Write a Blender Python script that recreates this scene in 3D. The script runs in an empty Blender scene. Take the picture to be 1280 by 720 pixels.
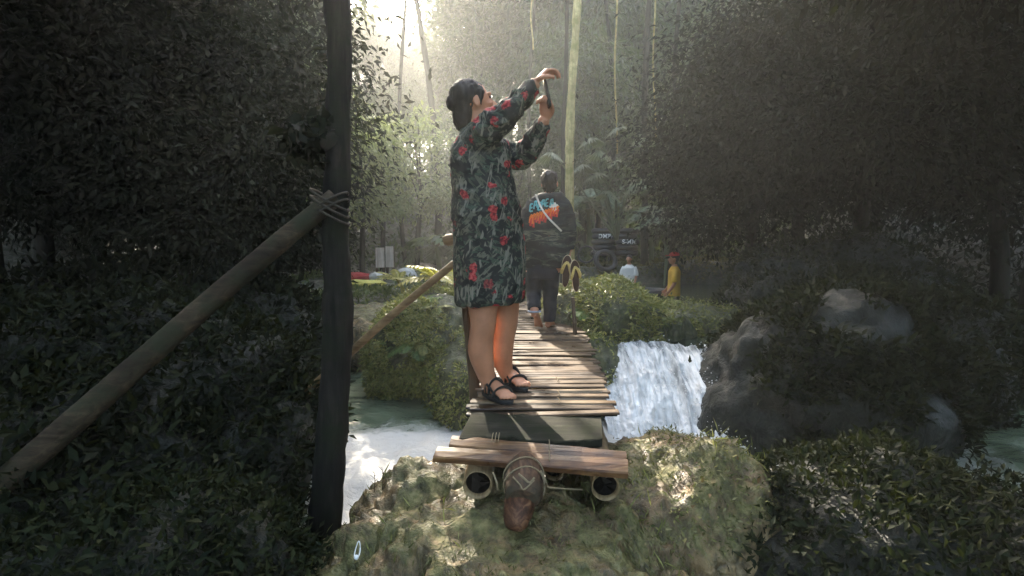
import bpy, bmesh, math, random
import numpy as np
from mathutils import Vector, Matrix
random.seed(7)
RNG = np.random.default_rng(11)
scene = bpy.context.scene
COL = scene.collection
R = math.radians

# ------------------------------------------------------------------ camera
F = 620.0                      # focal length in pixels of a 1280 wide frame
PITCH = math.atan(60 / F)      # the horizon lies 60 px above the middle
EYE = np.array([0.0, 0.0, 0.84])
cam = bpy.data.cameras.new('camera'); cam.sensor_width = 36.0; cam.lens = F / 1280 * 36
cam.clip_start = 0.05; cam.clip_end = 500
co = bpy.data.objects.new('camera', cam); COL.objects.link(co)
co.location = EYE; co.rotation_euler = (math.pi / 2 - PITCH, 0, 0)
scene.camera = co
FW = np.array([0, math.cos(PITCH), -math.sin(PITCH)]); UP = np.array([0, math.sin(PITCH), math.cos(PITCH)])


def ray(px, py):
    return FW + (px - 640) / F * np.array([1.0, 0, 0]) + (360 - py) / F * UP


def P(px, py, d):
    """World point that stands d metres ahead of the photographer."""
    r = ray(px, py)
    return EYE + r * (d / r[1])


SUN = ray(452, -75); SUN = SUN / np.linalg.norm(SUN)


# ------------------------------------------------------------------ noise
def _h(i, j, k):
    n = (i.astype(np.int64) * 374761393 + j.astype(np.int64) * 668265263 + k.astype(np.int64) * 1274126177) & 0xffffffff
    n = ((n ^ (n >> 13)) * 1103515245) & 0xffffffff
    n = ((n ^ (n >> 16)) * 2246822519) & 0xffffffff
    return ((n ^ (n >> 15)) & 0xffff) / 65535.0


def vnoise(p):
    p = np.asarray(p, float); f = np.floor(p); t = p - f; t = t * t * (3 - 2 * t); i = f.astype(np.int64)
    out = 0
    for a in (0, 1):
        for b in (0, 1):
            for c in (0, 1):
                w = (t[:, 0] if a else 1 - t[:, 0]) * (t[:, 1] if b else 1 - t[:, 1]) * (t[:, 2] if c else 1 - t[:, 2])
                out = out + w * _h(i[:, 0] + a, i[:, 1] + b, i[:, 2] + c)
    return out * 2 - 1


def fbm(p, octv=4, gain=0.5, ridge=False):
    p = np.asarray(p, float); s = 0; a = 1.0
    for o in range(octv):
        n = vnoise(p * (2.03 ** o) + 17.3 * o)
        s = s + a * ((1 - 2 * np.abs(n)) if ridge else n); a *= gain
    return s


# ------------------------------------------------------------------ objects
def origin(o):
    v = np.zeros(3)
    while o is not None:
        v = v + np.array(o.location); o = o.parent
    return v


def tag(o, label=None, cat=None, group=None, kind=None):
    if label: o['label'] = label
    if cat: o['category'] = cat
    if group: o['group'] = group
    if kind: o['kind'] = kind
    return o


def empty(name, loc, label=None, cat=None, group=None):
    o = bpy.data.objects.new(name, None); COL.objects.link(o); o.location = loc
    o.empty_display_size = 0.1
    return tag(o, label, cat, group)


def build(name, V, Fc, mat, parent=None, smooth=True, loc=None):
    """One mesh object; V in world metres."""
    V = np.asarray(V, float)
    if parent is not None: off = origin(parent)
    elif loc is not None: off = np.asarray(loc, float)
    else: off = np.zeros(3)
    me = bpy.data.meshes.new(name)
    W = V - off
    if isinstance(Fc, np.ndarray):
        n, k = Fc.shape
        me.vertices.add(len(W)); me.vertices.foreach_set('co', W.astype(np.float32).ravel())
        me.loops.add(n * k); me.loops.foreach_set('vertex_index', Fc.astype(np.int32).ravel())
        me.polygons.add(n); me.polygons.foreach_set('loop_start', np.arange(0, n * k, k, dtype=np.int32))
        me.update(calc_edges=True)
    else:
        me.from_pydata([tuple(v) for v in W], [], [tuple(f) for f in Fc])
    if smooth: me.polygons.foreach_set('use_smooth', np.ones(len(me.polygons), bool))
    me.materials.append(mat); me.update()
    o = bpy.data.objects.new(name, me); COL.objects.link(o)
    if parent is not None: o.parent = parent
    elif loc is not None: o.location = loc
    return o


def copy_tree(o, parent=None):
    c = o.copy(); COL.objects.link(c)
    if parent is not None: c.parent = parent
    for ch in list(o.children): copy_tree(ch, c)
    return c


def remesh(o, voxel, smooth=4, fac=0.5):
    m = o.modifiers.new('r', 'REMESH'); m.mode = 'VOXEL'; m.voxel_size = voxel; m.use_smooth_shade = True
    if smooth:
        s = o.modifiers.new('s', 'SMOOTH'); s.factor = fac; s.iterations = smooth
    bpy.context.view_layer.update()
    dg = bpy.context.evaluated_depsgraph_get()
    me = bpy.data.meshes.new_from_object(o.evaluated_get(dg))
    o.modifiers.clear(); mats = list(o.data.materials); o.data = me
    me.materials.clear()
    for m in mats: me.materials.append(m)
    me.polygons.foreach_set('use_smooth', np.ones(len(me.polygons), bool))
    return o


def verts(o):
    a = np.empty(len(o.data.vertices) * 3, np.float32); o.data.vertices.foreach_get('co', a); return a.reshape(-1, 3).astype(float)


def norms(o):
    a = np.empty(len(o.data.vertices) * 3, np.float32); o.data.vertices.foreach_get('normal', a); return a.reshape(-1, 3).astype(float)


def setverts(o, V):
    o.data.vertices.foreach_set('co', V.astype(np.float32).ravel()); o.data.update()


def unit(v):
    v = np.asarray(v, float); n = np.linalg.norm(v, axis=-1, keepdims=True); return v / np.maximum(n, 1e-9)


def smoothpath(pts, rad, n):
    pts = np.asarray(pts, float); rad = np.asarray(rad, float); m = len(pts); t = np.linspace(0, m - 1, n)
    P0 = np.vstack([2 * pts[0] - pts[1], pts, 2 * pts[-1] - pts[-2]]); R0 = np.concatenate([[rad[0]], rad, [rad[-1]]])
    i = np.minimum(t.astype(int), m - 2); u = (t - i)[:, None]

    def cr(A):
        a, b, c, d = A[i], A[i + 1], A[i + 2], A[i + 3]
        uu = u if A.ndim > 1 else u[:, 0]
        return .5 * (2 * b + (c - a) * uu + (2 * a - 5 * b + 4 * c - d) * uu ** 2 + (3 * b - a - 3 * c + d) * uu ** 3)
    return cr(P0), np.maximum(cr(R0), 1e-4)


class MB:
    def __init__(s): s.V = []; s.F = []; s.n = 0

    def add(s, V, Fc):
        V = np.asarray(V, float)
        s.V.append(V); s.F += [tuple(int(i) + s.n for i in f) for f in Fc]; s.n += len(V); return s

    def rings(s, rs, cap=True, closed=False):
        k = len(rs[0]); V = np.vstack(rs); Fc = []
        m = len(rs)
        for i in range(m - 1 + (1 if closed else 0)):
            a, b = i * k, ((i + 1) % m) * k
            for j in range(k):
                q = (j + 1) % k; Fc.append((a + j, a + q, b + q, b + j))
        if cap and not closed:
            Fc.append(tuple(range(k))[::-1]); Fc.append(tuple((m - 1) * k + j for j in range(k)))
        return s.add(V, Fc)

    def tube(s, pts, rad, k=10, n=None, flat=1.0, fdir=(0, 0, 1), cap=True, wob=0):
        """Round or flattened bar along a path. flat squeezes it along fdir."""
        pts = np.asarray(pts, float); rad = np.broadcast_to(np.asarray(rad, float), (len(pts),))
        if n: pts, rad = smoothpath(pts, rad, n)
        T = unit(np.gradient(pts, axis=0)); up = np.asarray(fdir, float)
        if abs(np.dot(T[0], up / np.linalg.norm(up))) > .95: up = np.array([0, 1.0, 0]) if abs(T[0][1]) < .9 else np.array([1.0, 0, 0])
        rs = []; a = np.linspace(0, 2 * np.pi, k, endpoint=False)
        nrm = unit(up - T[0] * np.dot(up, T[0]))
        for i in range(len(pts)):
            nrm = unit(nrm - T[i] * np.dot(nrm, T[i])); b = np.cross(T[i], nrm)
            r = rad[i] * (1 + (wob * (RNG.random(k) - .5) if wob else 0))
            rs.append(pts[i] + (np.cos(a) * r)[:, None] * b + (np.sin(a) * r * flat)[:, None] * nrm)
        return s.rings(rs, cap)

    def ell(s, c, r, ax=None, k=16, m=10):
        ax = np.eye(3) if ax is None else np.asarray(ax, float); c = np.asarray(c, float); rs = []
        for i in range(1, m):
            ph = np.pi * i / m; a = np.linspace(0, 2 * np.pi, k, endpoint=False)
            L = np.stack([np.cos(a) * np.sin(ph) * r[0], np.sin(a) * np.sin(ph) * r[1], np.full(k, -np.cos(ph) * r[2])], 1)
            rs.append(c + L @ ax)
        return s.rings(rs)

    def box(s, c, h, ax=None):
        ax = np.eye(3) if ax is None else np.asarray(ax, float)
        V = np.array([[x, y, z] for x in (-1, 1) for y in (-1, 1) for z in (-1, 1)], float) * h
        return s.add(np.asarray(c) + V @ ax, [(0, 1, 3, 2), (4, 6, 7, 5), (0, 4, 5, 1), (2, 3, 7, 6), (0, 2, 6, 4), (1, 5, 7, 3)])

    def torus(s, c, Rm, r, ax, k=28, q=10, sq=1):
        ax = np.asarray(ax, float); rs = []; a = np.linspace(0, 2 * np.pi, q, endpoint=False)
        for t in np.linspace(0, 2 * np.pi, k, endpoint=False):
            rr = Rm + np.cos(a) * r
            rs.append(np.asarray(c) + np.stack([rr * np.cos(t), rr * np.sin(t), np.sin(a) * r * sq], 1) @ ax)
        return s.rings(rs, closed=True)

    def build(s, name, mat, parent=None, smooth=True, loc=None):
        return build(name, np.vstack(s.V), s.F, mat, parent, smooth, loc)


def leaves(Pn, D, N, L, W, fold=.18):
    """Folded leaf blades: base, two shoulders, tip."""
    Pn = np.asarray(Pn, float); D = unit(D); S = unit(np.cross(D, N)); N = unit(np.cross(S, D)); L = np.asarray(L)[:, None]; W = np.asarray(W)[:, None]
    a = Pn; b = Pn + D * L * .42 + S * W * .5 + N * W * fold; c = Pn + D * L - N * L * .12; d = Pn + D * L * .42 - S * W * .5 + N * W * fold
    n = len(Pn); V = np.stack([a, b, c, d], 1).reshape(-1, 3); i = np.arange(n)[:, None] * 4
    Fc = np.concatenate([i + np.array([[0, 1, 2]]), i + np.array([[0, 2, 3]])], 1).reshape(-1, 3)
    return V, Fc


def rdir(n):
    return unit(RNG.normal(size=(n, 3)))


# ------------------------------------------------------------------ materials
class NT:
    def __init__(s, name):
        s.m = bpy.data.materials.new(name); s.m.use_nodes = True; s.t = s.m.node_tree; s.b = s.t.nodes['Principled BSDF']; s.out = s.t.nodes['Material Output']
        s.tc = s.n('ShaderNodeTexCoord')

    def n(s, typ, **kw):
        x = s.t.nodes.new(typ)
        for k, v in kw.items(): setattr(x, k, v)
        return x

    def l(s, a, b): s.t.links.new(a, b)

    def inp(s, sock, v):
        if hasattr(v, 'is_linked') or isinstance(v, bpy.types.NodeSocket): s.l(v, sock)
        else: sock.default_value = v

    def vec(s, scale=(1, 1, 1), rot=(0, 0, 0), src='Object'):
        m = s.n('ShaderNodeMapping'); s.l(s.tc.outputs[src], m.inputs[0]); m.inputs['Scale'].default_value = scale; m.inputs['Rotation'].default_value = rot
        return m.outputs[0]

    def noise(s, scale, detail=4, vec=None, rough=.55, dist=0):
        x = s.n('ShaderNodeTexNoise'); x.inputs['Scale'].default_value = scale; x.inputs['Detail'].default_value = detail
        x.inputs['Roughness'].default_value = rough; x.inputs['Distortion'].default_value = dist
        s.l(vec if vec is not None else s.tc.outputs['Object'], x.inputs['Vector']); return x.outputs[0]

    def rvec(s, rot, scale):
        a = s.n('ShaderNodeMapping'); s.l(s.tc.outputs['Object'], a.inputs[0]); a.inputs['Rotation'].default_value = rot
        b = s.n('ShaderNodeMapping'); s.l(a.outputs[0], b.inputs[0]); b.inputs['Scale'].default_value = scale; return b.outputs[0]

    def ramp(s, fac, stops, interp='LINEAR'):
        x = s.n('ShaderNodeValToRGB'); e = x.color_ramp.elements; x.color_ramp.interpolation = interp
        while len(e) < len(stops): e.new(.5)
        for i, (p, c) in enumerate(stops):
            e[i].position = p; e[i].color = (c, c, c, 1) if isinstance(c, (int, float)) else (*c, 1)
        s.l(fac, x.inputs[0]); return x.outputs[0]

    def mix(s, f, a, b, blend='MIX'):
        x = s.n('ShaderNodeMix', data_type='RGBA', blend_type=blend)
        s.inp(x.inputs[0], f)
        for k, v in ((6, a), (7, b)): s.inp(x.inputs[k], v if not isinstance(v, tuple) else (*v, 1))
        return x.outputs[2]

    def math(s, op, a, b=0.0, clamp=False):
        x = s.n('ShaderNodeMath', operation=op, use_clamp=clamp); s.inp(x.inputs[0], a); s.inp(x.inputs[1], b); return x.outputs[0]

    def bump(s, h, strength=.5, dist=.02):
        x = s.n('ShaderNodeBump'); x.inputs['Strength'].default_value = strength; x.inputs['Distance'].default_value = dist
        s.l(h, x.inputs['Height']); s.l(x.outputs[0], s.b.inputs['Normal']); return x.outputs[0]

    def set(s, col=None, rough=None, spec=None, **kw):
        if col is not None: s.inp(s.b.inputs['Base Color'], (*col, 1) if isinstance(col, tuple) else col)
        if rough is not None: s.inp(s.b.inputs['Roughness'], rough)
        if spec is not None: s.b.inputs['Specular IOR Level'].default_value = spec
        for k, v in kw.items(): s.inp(s.b.inputs[k], v)
        return s.m

    def island(s): return s.n('ShaderNodeNewGeometry').outputs['Random Per Island']

    def normz(s):
        g = s.n('ShaderNodeNewGeometry'); x = s.n('ShaderNodeSeparateXYZ'); s.l(g.outputs['Normal'], x.inputs[0]); return x.outputs[2]


def leafmat(name, cols, trans=.25, tcol=None, rough=.5):
    m = NT(name); r = m.island(); k = len(cols)
    c = m.ramp(r, [(i / (k - 1), cc) for i, cc in enumerate(cols)])
    oi = m.n('ShaderNodeObjectInfo'); hs = m.n('ShaderNodeHueSaturation')
    v = m.n('ShaderNodeMapRange'); m.l(oi.outputs['Random'], v.inputs[0]); v.inputs[3].default_value = .75; v.inputs[4].default_value = 1.25
    m.l(v.outputs[0], hs.inputs['Value']); m.l(c, hs.inputs['Color']); c = hs.outputs[0]
    m.set(c, rough, .35 if rough < .7 else .12)
    if trans:
        t = m.n('ShaderNodeBsdfTranslucent'); m.l(m.mix(.35, c, tcol or (.25, .32, .04)), t.inputs[0])
        mx = m.n('ShaderNodeMixShader'); mx.inputs[0].default_value = trans
        m.l(m.b.outputs[0], mx.inputs[1]); m.l(t.outputs[0], mx.inputs[2]); m.l(mx.outputs[0], m.out.inputs[0])
    return m.m


def rockmat(name, tones, moss, mossiness=.5, sat=1):
    m = NT(name); v = m.vec((1, 1, .45))
    big = m.noise(2.6, 6, v, .6, .5); fine = m.noise(17, 6, None, .65); streak = m.noise(13, 5, m.vec((1, 1, .11)), .65, .35)
    c = m.ramp(big, [(.28, tones[0]), (.45, tones[1]), (.58, tones[2]), (.75, tones[3])])
    c = m.mix(m.ramp(streak, [(.44, 0.0), (.58, .85)]), c, tones[4])
    mo = m.noise(4.2, 7, None, .7, .8)
    mcol = m.ramp(m.noise(23, 4), [(.3, moss[0]), (.5, moss[1]), (.68, moss[2])])
    lo = .62 - .35 * mossiness
    mk = m.math('ADD', mo, m.math('MULTIPLY', m.normz(), .08))
    c = m.mix(m.ramp(mk, [(lo, 0.0), (lo + .1, .95)]), c, mcol)
    c = m.mix(m.ramp(fine, [(.35, .55), (.5, 0.0)]), c, tones[0])
    vo = m.n('ShaderNodeTexVoronoi', feature='DISTANCE_TO_EDGE'); vo.inputs['Scale'].default_value = 9; m.l(m.vec((1, 1, .6)), vo.inputs['Vector'])
    ck = m.math('MULTIPLY', m.ramp(vo.outputs[0], [(0, 1.0), (.06, 0.0)]), m.ramp(big, [(.5, 0.0), (.62, .35)])); c = m.mix(ck, c, tones[0])
    m.bump(m.math('SUBTRACT', m.math('ADD', fine, m.math('MULTIPLY', streak, 1.2)), m.math('MULTIPLY', ck, .6)), .9, .035)
    return m.set(c, m.ramp(m.noise(6, 4), [(.38, .28), (.6, .8)]), .5)


def woodmat(name, tones, axis=0, rough=.7, wet=0.0, isl=True, ring=False, moss=None):
    m = NT(name); sc = [22, 22, 22]; sc[axis] = 1.6
    g = m.noise(1.5, 6, m.vec(tuple(sc)), .65, .6); blot = m.noise(4.5, 4)
    c = m.ramp(g, [(.3, tones[0]), (.5, tones[1]), (.68, tones[2])])
    if isl:
        c = m.mix(m.ramp(m.island(), [(0, .78), (.35, .25), (1, 0.0)]), c, tones[0])
        c = m.mix(m.ramp(m.math('FRACT', m.math('MULTIPLY', m.island(), 7.3)), [(.6, 0.0), (1, .55)]), c, tones[3])
    c = m.mix(m.ramp(blot, [(.42, 0.0), (.66, .7)]), c, tones[0])
    if moss: c = m.mix(m.ramp(m.noise(7, 6, None, .7), [(.45, 0.0), (.6, .8)]), c, moss)
    r = rough
    if wet:
        w = m.ramp(m.noise(2.6, 4, None, .6, .3), [(.46, 0.0), (.6, 1.0)])
        c = m.mix(w, c, m.mix(1.0, c, (.34, .3, .27), 'MULTIPLY')); r = m.ramp(w, [(0, rough), (1, rough - wet)])
    m.bump(g, .5, .006)
    return m.set(c, r, .22)


def plain(name, col, rough=.6, var=.25, scale=30, spec=.4, bump=.2):
    m = NT(name); n = m.noise(scale, 5)
    c = m.ramp(n, [(.3, tuple(x * (1 - var) for x in col)), (.7, tuple(min(1, x * (1 + var)) for x in col))])
    if bump: m.bump(n, bump, .004)
    return m.set(c, rough, spec)


M = {}
M['skin'] = plain('skin', (.47, .205, .11), .5, .2, 9, .4, .15)
M['skin'].node_tree.nodes['Principled BSDF'].inputs['Subsurface Weight'].default_value = .03
M['skin'].node_tree.nodes['Principled BSDF'].inputs['Subsurface Radius'].default_value = (.012, .005, .003)
M['skin_brown'] = plain('skin_brown', (.36, .155, .085), .5, .12, 14, .4, .1)
M['nail'] = plain('nail', (.5, .28, .22), .3, .05)
M['hair'] = NT('hair'); _m = M['hair']; _g = _m.noise(60, 4, _m.vec((1, 1, .12)), .6, .3)
_m.bump(_g, .8, .006); M['hair'] = _m.set(_m.ramp(_g, [(.3, (.006, .005, .004)), (.7, (.024, .017, .012))]), .6, .25)
M['eye'] = plain('eye', (.03, .02, .015), .15, .1)
M['lip'] = plain('lip', (.33, .1, .08), .45, .1)
M['strap'] = plain('sandal_strap', (.016, .017, .016), .75, .3, 120)
M['sole'] = plain('sandal_sole', (.012, .012, .012), .8, .3, 90)
M['phone'] = plain('phone_case', (.01, .01, .012), .25, .1, 20, .5, 0)
M['screen'] = plain('phone_glass', (.015, .017, .02), .08, .05, 5, .5, 0)
M['leaf_far'] = leafmat('leaf_forest', [(.009, .017, .008), (.020, .036, .013), (.034, .058, .016), (.06, .085, .026)], .22)
M['leaf_mid'] = leafmat('leaf_mid', [(.018, .03, .012), (.04, .06, .016), (.07, .095, .03), (.10, .12, .04)], .3)
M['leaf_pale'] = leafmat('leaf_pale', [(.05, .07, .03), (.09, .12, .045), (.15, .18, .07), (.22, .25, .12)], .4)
M['leaf_painted_shade'] = leafmat('leaf_painted_shade', [(.003, .0045, .0025), (.005, .008, .004), (.008, .012, .005), (.014, .018, .008)], .03, None, .8)  # near-black leaf copy, the shade of the sides is in its colour
M['leaf_bank'] = leafmat('leaf_bank', [(.07, .085, .022), (.13, .15, .04), (.19, .19, .055), (.30, .27, .09)], .25)
M['leaf_bank_painted_shade'] = leafmat('bank_leaf_painted_shade', [(.004, .006, .003), (.008, .012, .005), (.013, .018, .006), (.024, .026, .009)], .06, None, .75)  # bank leaves darkened in colour to imitate deep shade
M['leaf_fern'] = leafmat('leaf_fern', [(.06, .11, .03), (.10, .17, .04), (.14, .22, .06)], .3)
M['leaf_yellow'] = leafmat('leaf_yellow', [(.2, .19, .03), (.32, .29, .05), (.4, .34, .08)], .35)
M['moss'] = leafmat('moss_tuft', [(.045, .05, .018), (.085, .085, .03), (.14, .13, .05), (.20, .18, .09)], .1, rough=.8)
M['palm'] = leafmat('palm_leaf', [(.07, .095, .055), (.11, .14, .08), (.17, .2, .12)], .2, rough=.4)
M['rock_near'] = rockmat('rock_near', [(.025, .016, .008), (.165, .105, .045), (.27, .185, .085), (.37, .28, .155), (.07, .055, .025)], [(.04, .042, .012), (.11, .105, .032), (.21, .185, .075)], .34)
M['rock_bank'] = rockmat('rock_bank', [(.03, .026, .018), (.09, .075, .045), (.16, .13, .08), (.26, .21, .13), (.05, .05, .03)], [(.022, .03, .012), (.05, .06, .02), (.09, .095, .035)], .75)
M['rock_painted_shade'] = rockmat('rock_painted_shade', [(.004, .004, .003), (.009, .008, .006), (.016, .014, .009), (.026, .023, .015), (.007, .007, .005)], [(.004, .006, .003), (.008, .011, .005), (.014, .016, .007)], .7)  # bank rock copy with the shade of the sides painted in
M['soil'] = rockmat('soil', [(.025, .02, .015), (.06, .05, .035), (.10, .08, .055), (.15, .125, .085), (.045, .04, .028)], [(.012, .018, .008), (.024, .034, .012), (.05, .055, .02)], .45)
M['bark'] = woodmat('bark_dark', [(.007, .006, .005), (.018, .015, .012), (.036, .03, .023), (.03, .025, .018)], 2, .95, isl=False, moss=(.014, .017, .008))
M['bark_pale'] = woodmat('bark_pale', [(.2, .16, .07), (.42, .33, .14), (.58, .47, .24), (.3, .26, .12)], 2, .85, isl=False, moss=(.16, .15, .04))
M['bark_grey'] = woodmat('bark_grey', [(.012, .010, .007), (.04, .034, .022), (.075, .063, .04), (.06, .05, .03)], 2, .9, isl=False)
M['slat_shade'] = woodmat('slat_painted_shade', [(.012, .009, .006), (.045, .034, .021), (.085, .066, .042), (.12, .095, .06)], 0, .8, 0)  # slat copy with shade put into its tones, unused
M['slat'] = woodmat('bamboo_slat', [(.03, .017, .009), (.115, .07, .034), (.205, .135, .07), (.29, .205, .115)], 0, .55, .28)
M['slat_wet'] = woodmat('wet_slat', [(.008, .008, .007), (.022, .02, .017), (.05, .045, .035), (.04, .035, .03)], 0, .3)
M['greyboard'] = woodmat('grey_board', [(.007, .007, .005), (.024, .023, .015), (.055, .05, .033), (.04, .04, .03)], 0, .95, isl=False, moss=(.012, .016, .005))
M['brownplank'] = woodmat('brown_plank', [(.018, .007, .003), (.14, .062, .022), (.30, .175, .07), (.4, .28, .15)], 0, .45, .22)
M['bamboo'] = woodmat('bamboo_pole', [(.07, .045, .022), (.22, .15, .075), (.34, .25, .13), (.3, .22, .1)], 1, .5, isl=False)
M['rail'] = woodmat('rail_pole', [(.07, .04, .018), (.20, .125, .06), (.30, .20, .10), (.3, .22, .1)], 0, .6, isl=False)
M['rail_shade'] = woodmat('pole_painted_shade', [(.012, .008, .005), (.05, .034, .02), (.10, .07, .043), (.08, .06, .04)], 0, .85, isl=False, moss=(.03, .032, .016))  # mossy rail copy, its tones lowered to stand in for shade
M['post'] = woodmat('post_wood', [(.025, .016, .009), (.085, .055, .032), (.15, .10, .06), (.1, .07, .04)], 2, .8, isl=False)
M['log'] = woodmat('cut_log', [(.012, .005, .003), (.075, .03, .014), (.18, .085, .042), (.2, .12, .08)], 1, .6, isl=False)
M['logbark'] = woodmat('log_bark', [(.014, .007, .004), (.075, .04, .022), (.145, .085, .05), (.1, .07, .05)], 1, .7, isl=False, moss=(.05, .045, .03))
M['hole'] = plain('bamboo_hollow', (.012, .009, .006), .9, .3)
M['rope'] = plain('rope_fibre', (.20, .155, .09), .9, .3, 200)
M['rope_dark'] = plain('old_rope', (.05, .04, .028), .95, .3, 150)
M['rubber'] = plain('rubber_tube', (.012, .013, .014), .45, .3, 12)
M['white'] = plain('white_mark', (.7, .7, .68), .7, .08)
M['board'] = woodmat('pale_board', [(.25, .21, .17), (.42, .36, .30), (.55, .49, .42), (.4, .3, .3)], 2, .8, isl=False)
M['sack'] = plain('woven_sack', (.42, .40, .36), .85, .2, 60)
M['sack_dark'] = plain('dull_sack', (.05, .047, .04), .95, .35, 25)
M['sheet'] = plain('yellow_sheet', (.42, .36, .08), .7, .25, 8)
M['redcloth'] = plain('red_cloth', (.35, .03, .03), .85, .3, 20)
M['shirt_white'] = plain('white_shirt', (.74, .72, .66), .85, .06, 10)
M['shirt_yellow'] = plain('yellow_shirt', (.62, .36, .05), .85, .1, 10)
M['shorts'] = plain('dark_shorts', (.02, .02, .024), .9, .2)
M['jean'] = plain('navy_trousers', (.006, .008, .015), .85, .4, 26)
M['cuff'] = plain('pale_cuff', (.2, .24, .3), .9, .2, 40)
M['teal'] = plain('teal_print', (.12, .42, .44), .8, .2)
M['orange'] = plain('orange_print', (.75, .16, .02), .8, .2)
M['crimson'] = plain('red_print', (.62, .04, .03), .8, .2)
M['cream'] = plain('cream_print', (.7, .66, .58), .8, .1)
M['flipsole'] = plain('brown_sole', (.05, .022, .013), .7, .2, 40)
M['flipedge'] = plain('pale_edge', (.55, .44, .28), .7, .1)
M['flipstrap'] = plain('yellow_strap', (.58, .43, .14), .6, .25, 60)
M['flower'] = plain('white_petal', (.7, .68, .64), .7, .1)


def dressmat():
    m = NT('floral_dress'); base = m.ramp(m.noise(7, 3), [(.35, (.008, .009, .008)), (.65, (.026, .028, .024))])
    c = base
    for i, (rot, sc, col) in enumerate((((0, .65, .3), 11, (.085, .09, .06)), ((0, -.8, .9), 10, (.125, .125, .09)), ((.2, 1.35, -.6), 12, (.05, .075, .05)), ((0, -.15, .4), 9, (.19, .18, .14)))):
        nz_ = m.noise(sc, 1, m.rvec(rot, (5.2, 5.2, 1.15)), .4, .25); pt = m.noise(14, 1, m.rvec((i, i * 2, i * 3), (1, 1, 1)))
        c = m.mix(m.math('MULTIPLY', m.ramp(nz_, [(.545, 0.0), (.57, 1.0), (.66, 1.0), (.70, .1)]), m.ramp(pt, [(.47, 0.0), (.53, .9)])), c, col)
    # scattered red blossoms
    wob = m.n('ShaderNodeMix', data_type='RGBA'); nz = m.n('ShaderNodeTexNoise'); nz.inputs['Scale'].default_value = 30; nz.inputs['Detail'].default_value = 2
    m.l(m.tc.outputs['Object'], nz.inputs['Vector'])
    wob.blend_type = 'ADD'; wob.inputs[0].default_value = .028; m.l(m.tc.outputs['Object'], wob.inputs[6]); m.l(nz.outputs[1], wob.inputs[7])
    v = m.n('ShaderNodeTexVoronoi'); v.inputs['Scale'].default_value = 13; v.inputs['Randomness'].default_value = .85; m.l(wob.outputs[2], v.inputs['Vector'])
    sp = m.n('ShaderNodeSeparateColor'); m.l(v.outputs['Color'], sp.inputs[0])
    d = m.math('ADD', v.outputs['Distance'], m.math('MULTIPLY', m.math('SUBTRACT', m.noise(60, 2), .5), .35))
    fl = m.math('MULTIPLY', m.ramp(d, [(.29, 1.0), (.33, 0.0)]), m.ramp(sp.outputs[0], [(.34, 0.0), (.36, 1.0)]))
    fcol = m.ramp(m.noise(75, 3), [(.38, (.10, .008, .012)), (.5, (.33, .025, .028)), (.65, (.50, .09, .08))])
    c = m.mix(fl, c, fcol)
    m.bump(m.noise(140, 3), .15, .002)
    return m.set(c, .8, .25)


def camomat():
    m = NT('camo_hoodie'); v = m.vec((3.2, 3.2, 11)); n = m.noise(1.6, 4, v, .55, .6); n2 = m.noise(2.3, 3, m.vec((2.5, 2.5, 9)), .5, .4)
    c = m.ramp(n, [(.40, (.008, .009, .009)), (.48, (.04, .046, .036)), (.56, (.12, .125, .09)), (.62, (.012, .013, .013))], 'CONSTANT')
    c = m.mix(m.ramp(n2, [(.56, 0.0), (.6, .8)]), c, (.012, .013, .014))
    sx = m.n('ShaderNodeSeparateXYZ'); m.l(m.tc.outputs['Object'], sx.inputs[0])
    c = m.mix(m.ramp(sx.outputs[2], [(.93, 0.0), (1.0, .8)]), c, (.014, .015, .017))
    return m.set(c, .85, .25)


M['dress'] = dressmat(); M['camo'] = camomat()


def watermat(name, col, foam, foamy, rough=.08, scale=1.0, stretch=(1, 1, 1), bumps=.5):
    m = NT(name); v = m.vec(stretch)
    big = m.noise(1.1 * scale, 5, v, .6, .8); fine = m.noise(9 * scale, 6, v, .7, .6); rip = m.noise(5 * scale, 4, m.vec((1, 2.2, 1)), .6, .3)
    at = m.n('ShaderNodeAttribute', attribute_name='foam')
    f = m.math('ADD', m.math('ADD', at.outputs['Fac'], m.math('MULTIPLY', m.math('SUBTRACT', big, .5), .9)), m.math('MULTIPLY', m.math('SUBTRACT', fine, .5), .7))
    k = m.ramp(f, [(.5 - foamy * .3, 0.0), (.5, .45), (.62, 1.0)])
    c = m.mix(k, m.ramp(big, [(.3, tuple(x * .7 for x in col)), (.7, tuple(x * 1.3 for x in col))]), foam)
    m.bump(m.math('ADD', m.math('MULTIPLY', rip, .6), m.math('MULTIPLY', fine, m.math('MULTIPLY', k, .7))), bumps, .06)
    return m.set(c, m.ramp(k, [(0, rough), (1, .75)]), .5)


M['pool'] = watermat('lower_pool', (.13, .165, .10), (.54, .52, .47), .7)
M['upper'] = watermat('upper_pool', (.03, .045, .03), (.5, .5, .46), .2, .12, bumps=.25)


def fallmat():
    m = NT('falling_water'); a = m.noise(8, 6, m.vec((3.2, .34, .28)), .62, .35); b = m.noise(20, 4, m.vec((2.2, .4, .3)), .6, .3); c_ = m.noise(3.0, 3, m.vec((1.4, .7, .6)), .55, .4)
    at = m.n('ShaderNodeAttribute', attribute_name='foam')
    s = m.math('ADD', m.math('ADD', m.math('MULTIPLY', a, .5), m.math('ADD', m.math('MULTIPLY', b, .14), m.math('MULTIPLY', c_, .41))), m.math('MULTIPLY', at.outputs['Fac'], .16))
    c = m.ramp(s, [(.42, (.03, .04, .04)), (.50, (.24, .25, .245)), (.58, (.58, .575, .555)), (.70, (.80, .79, .76))])
    m.bump(s, .22, .03)
    return m.set(c, .75, .2)


M['fall'] = fallmat(); M['spray'] = plain('spray_drops', (.72, .73, .72), .4, .05)

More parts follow.
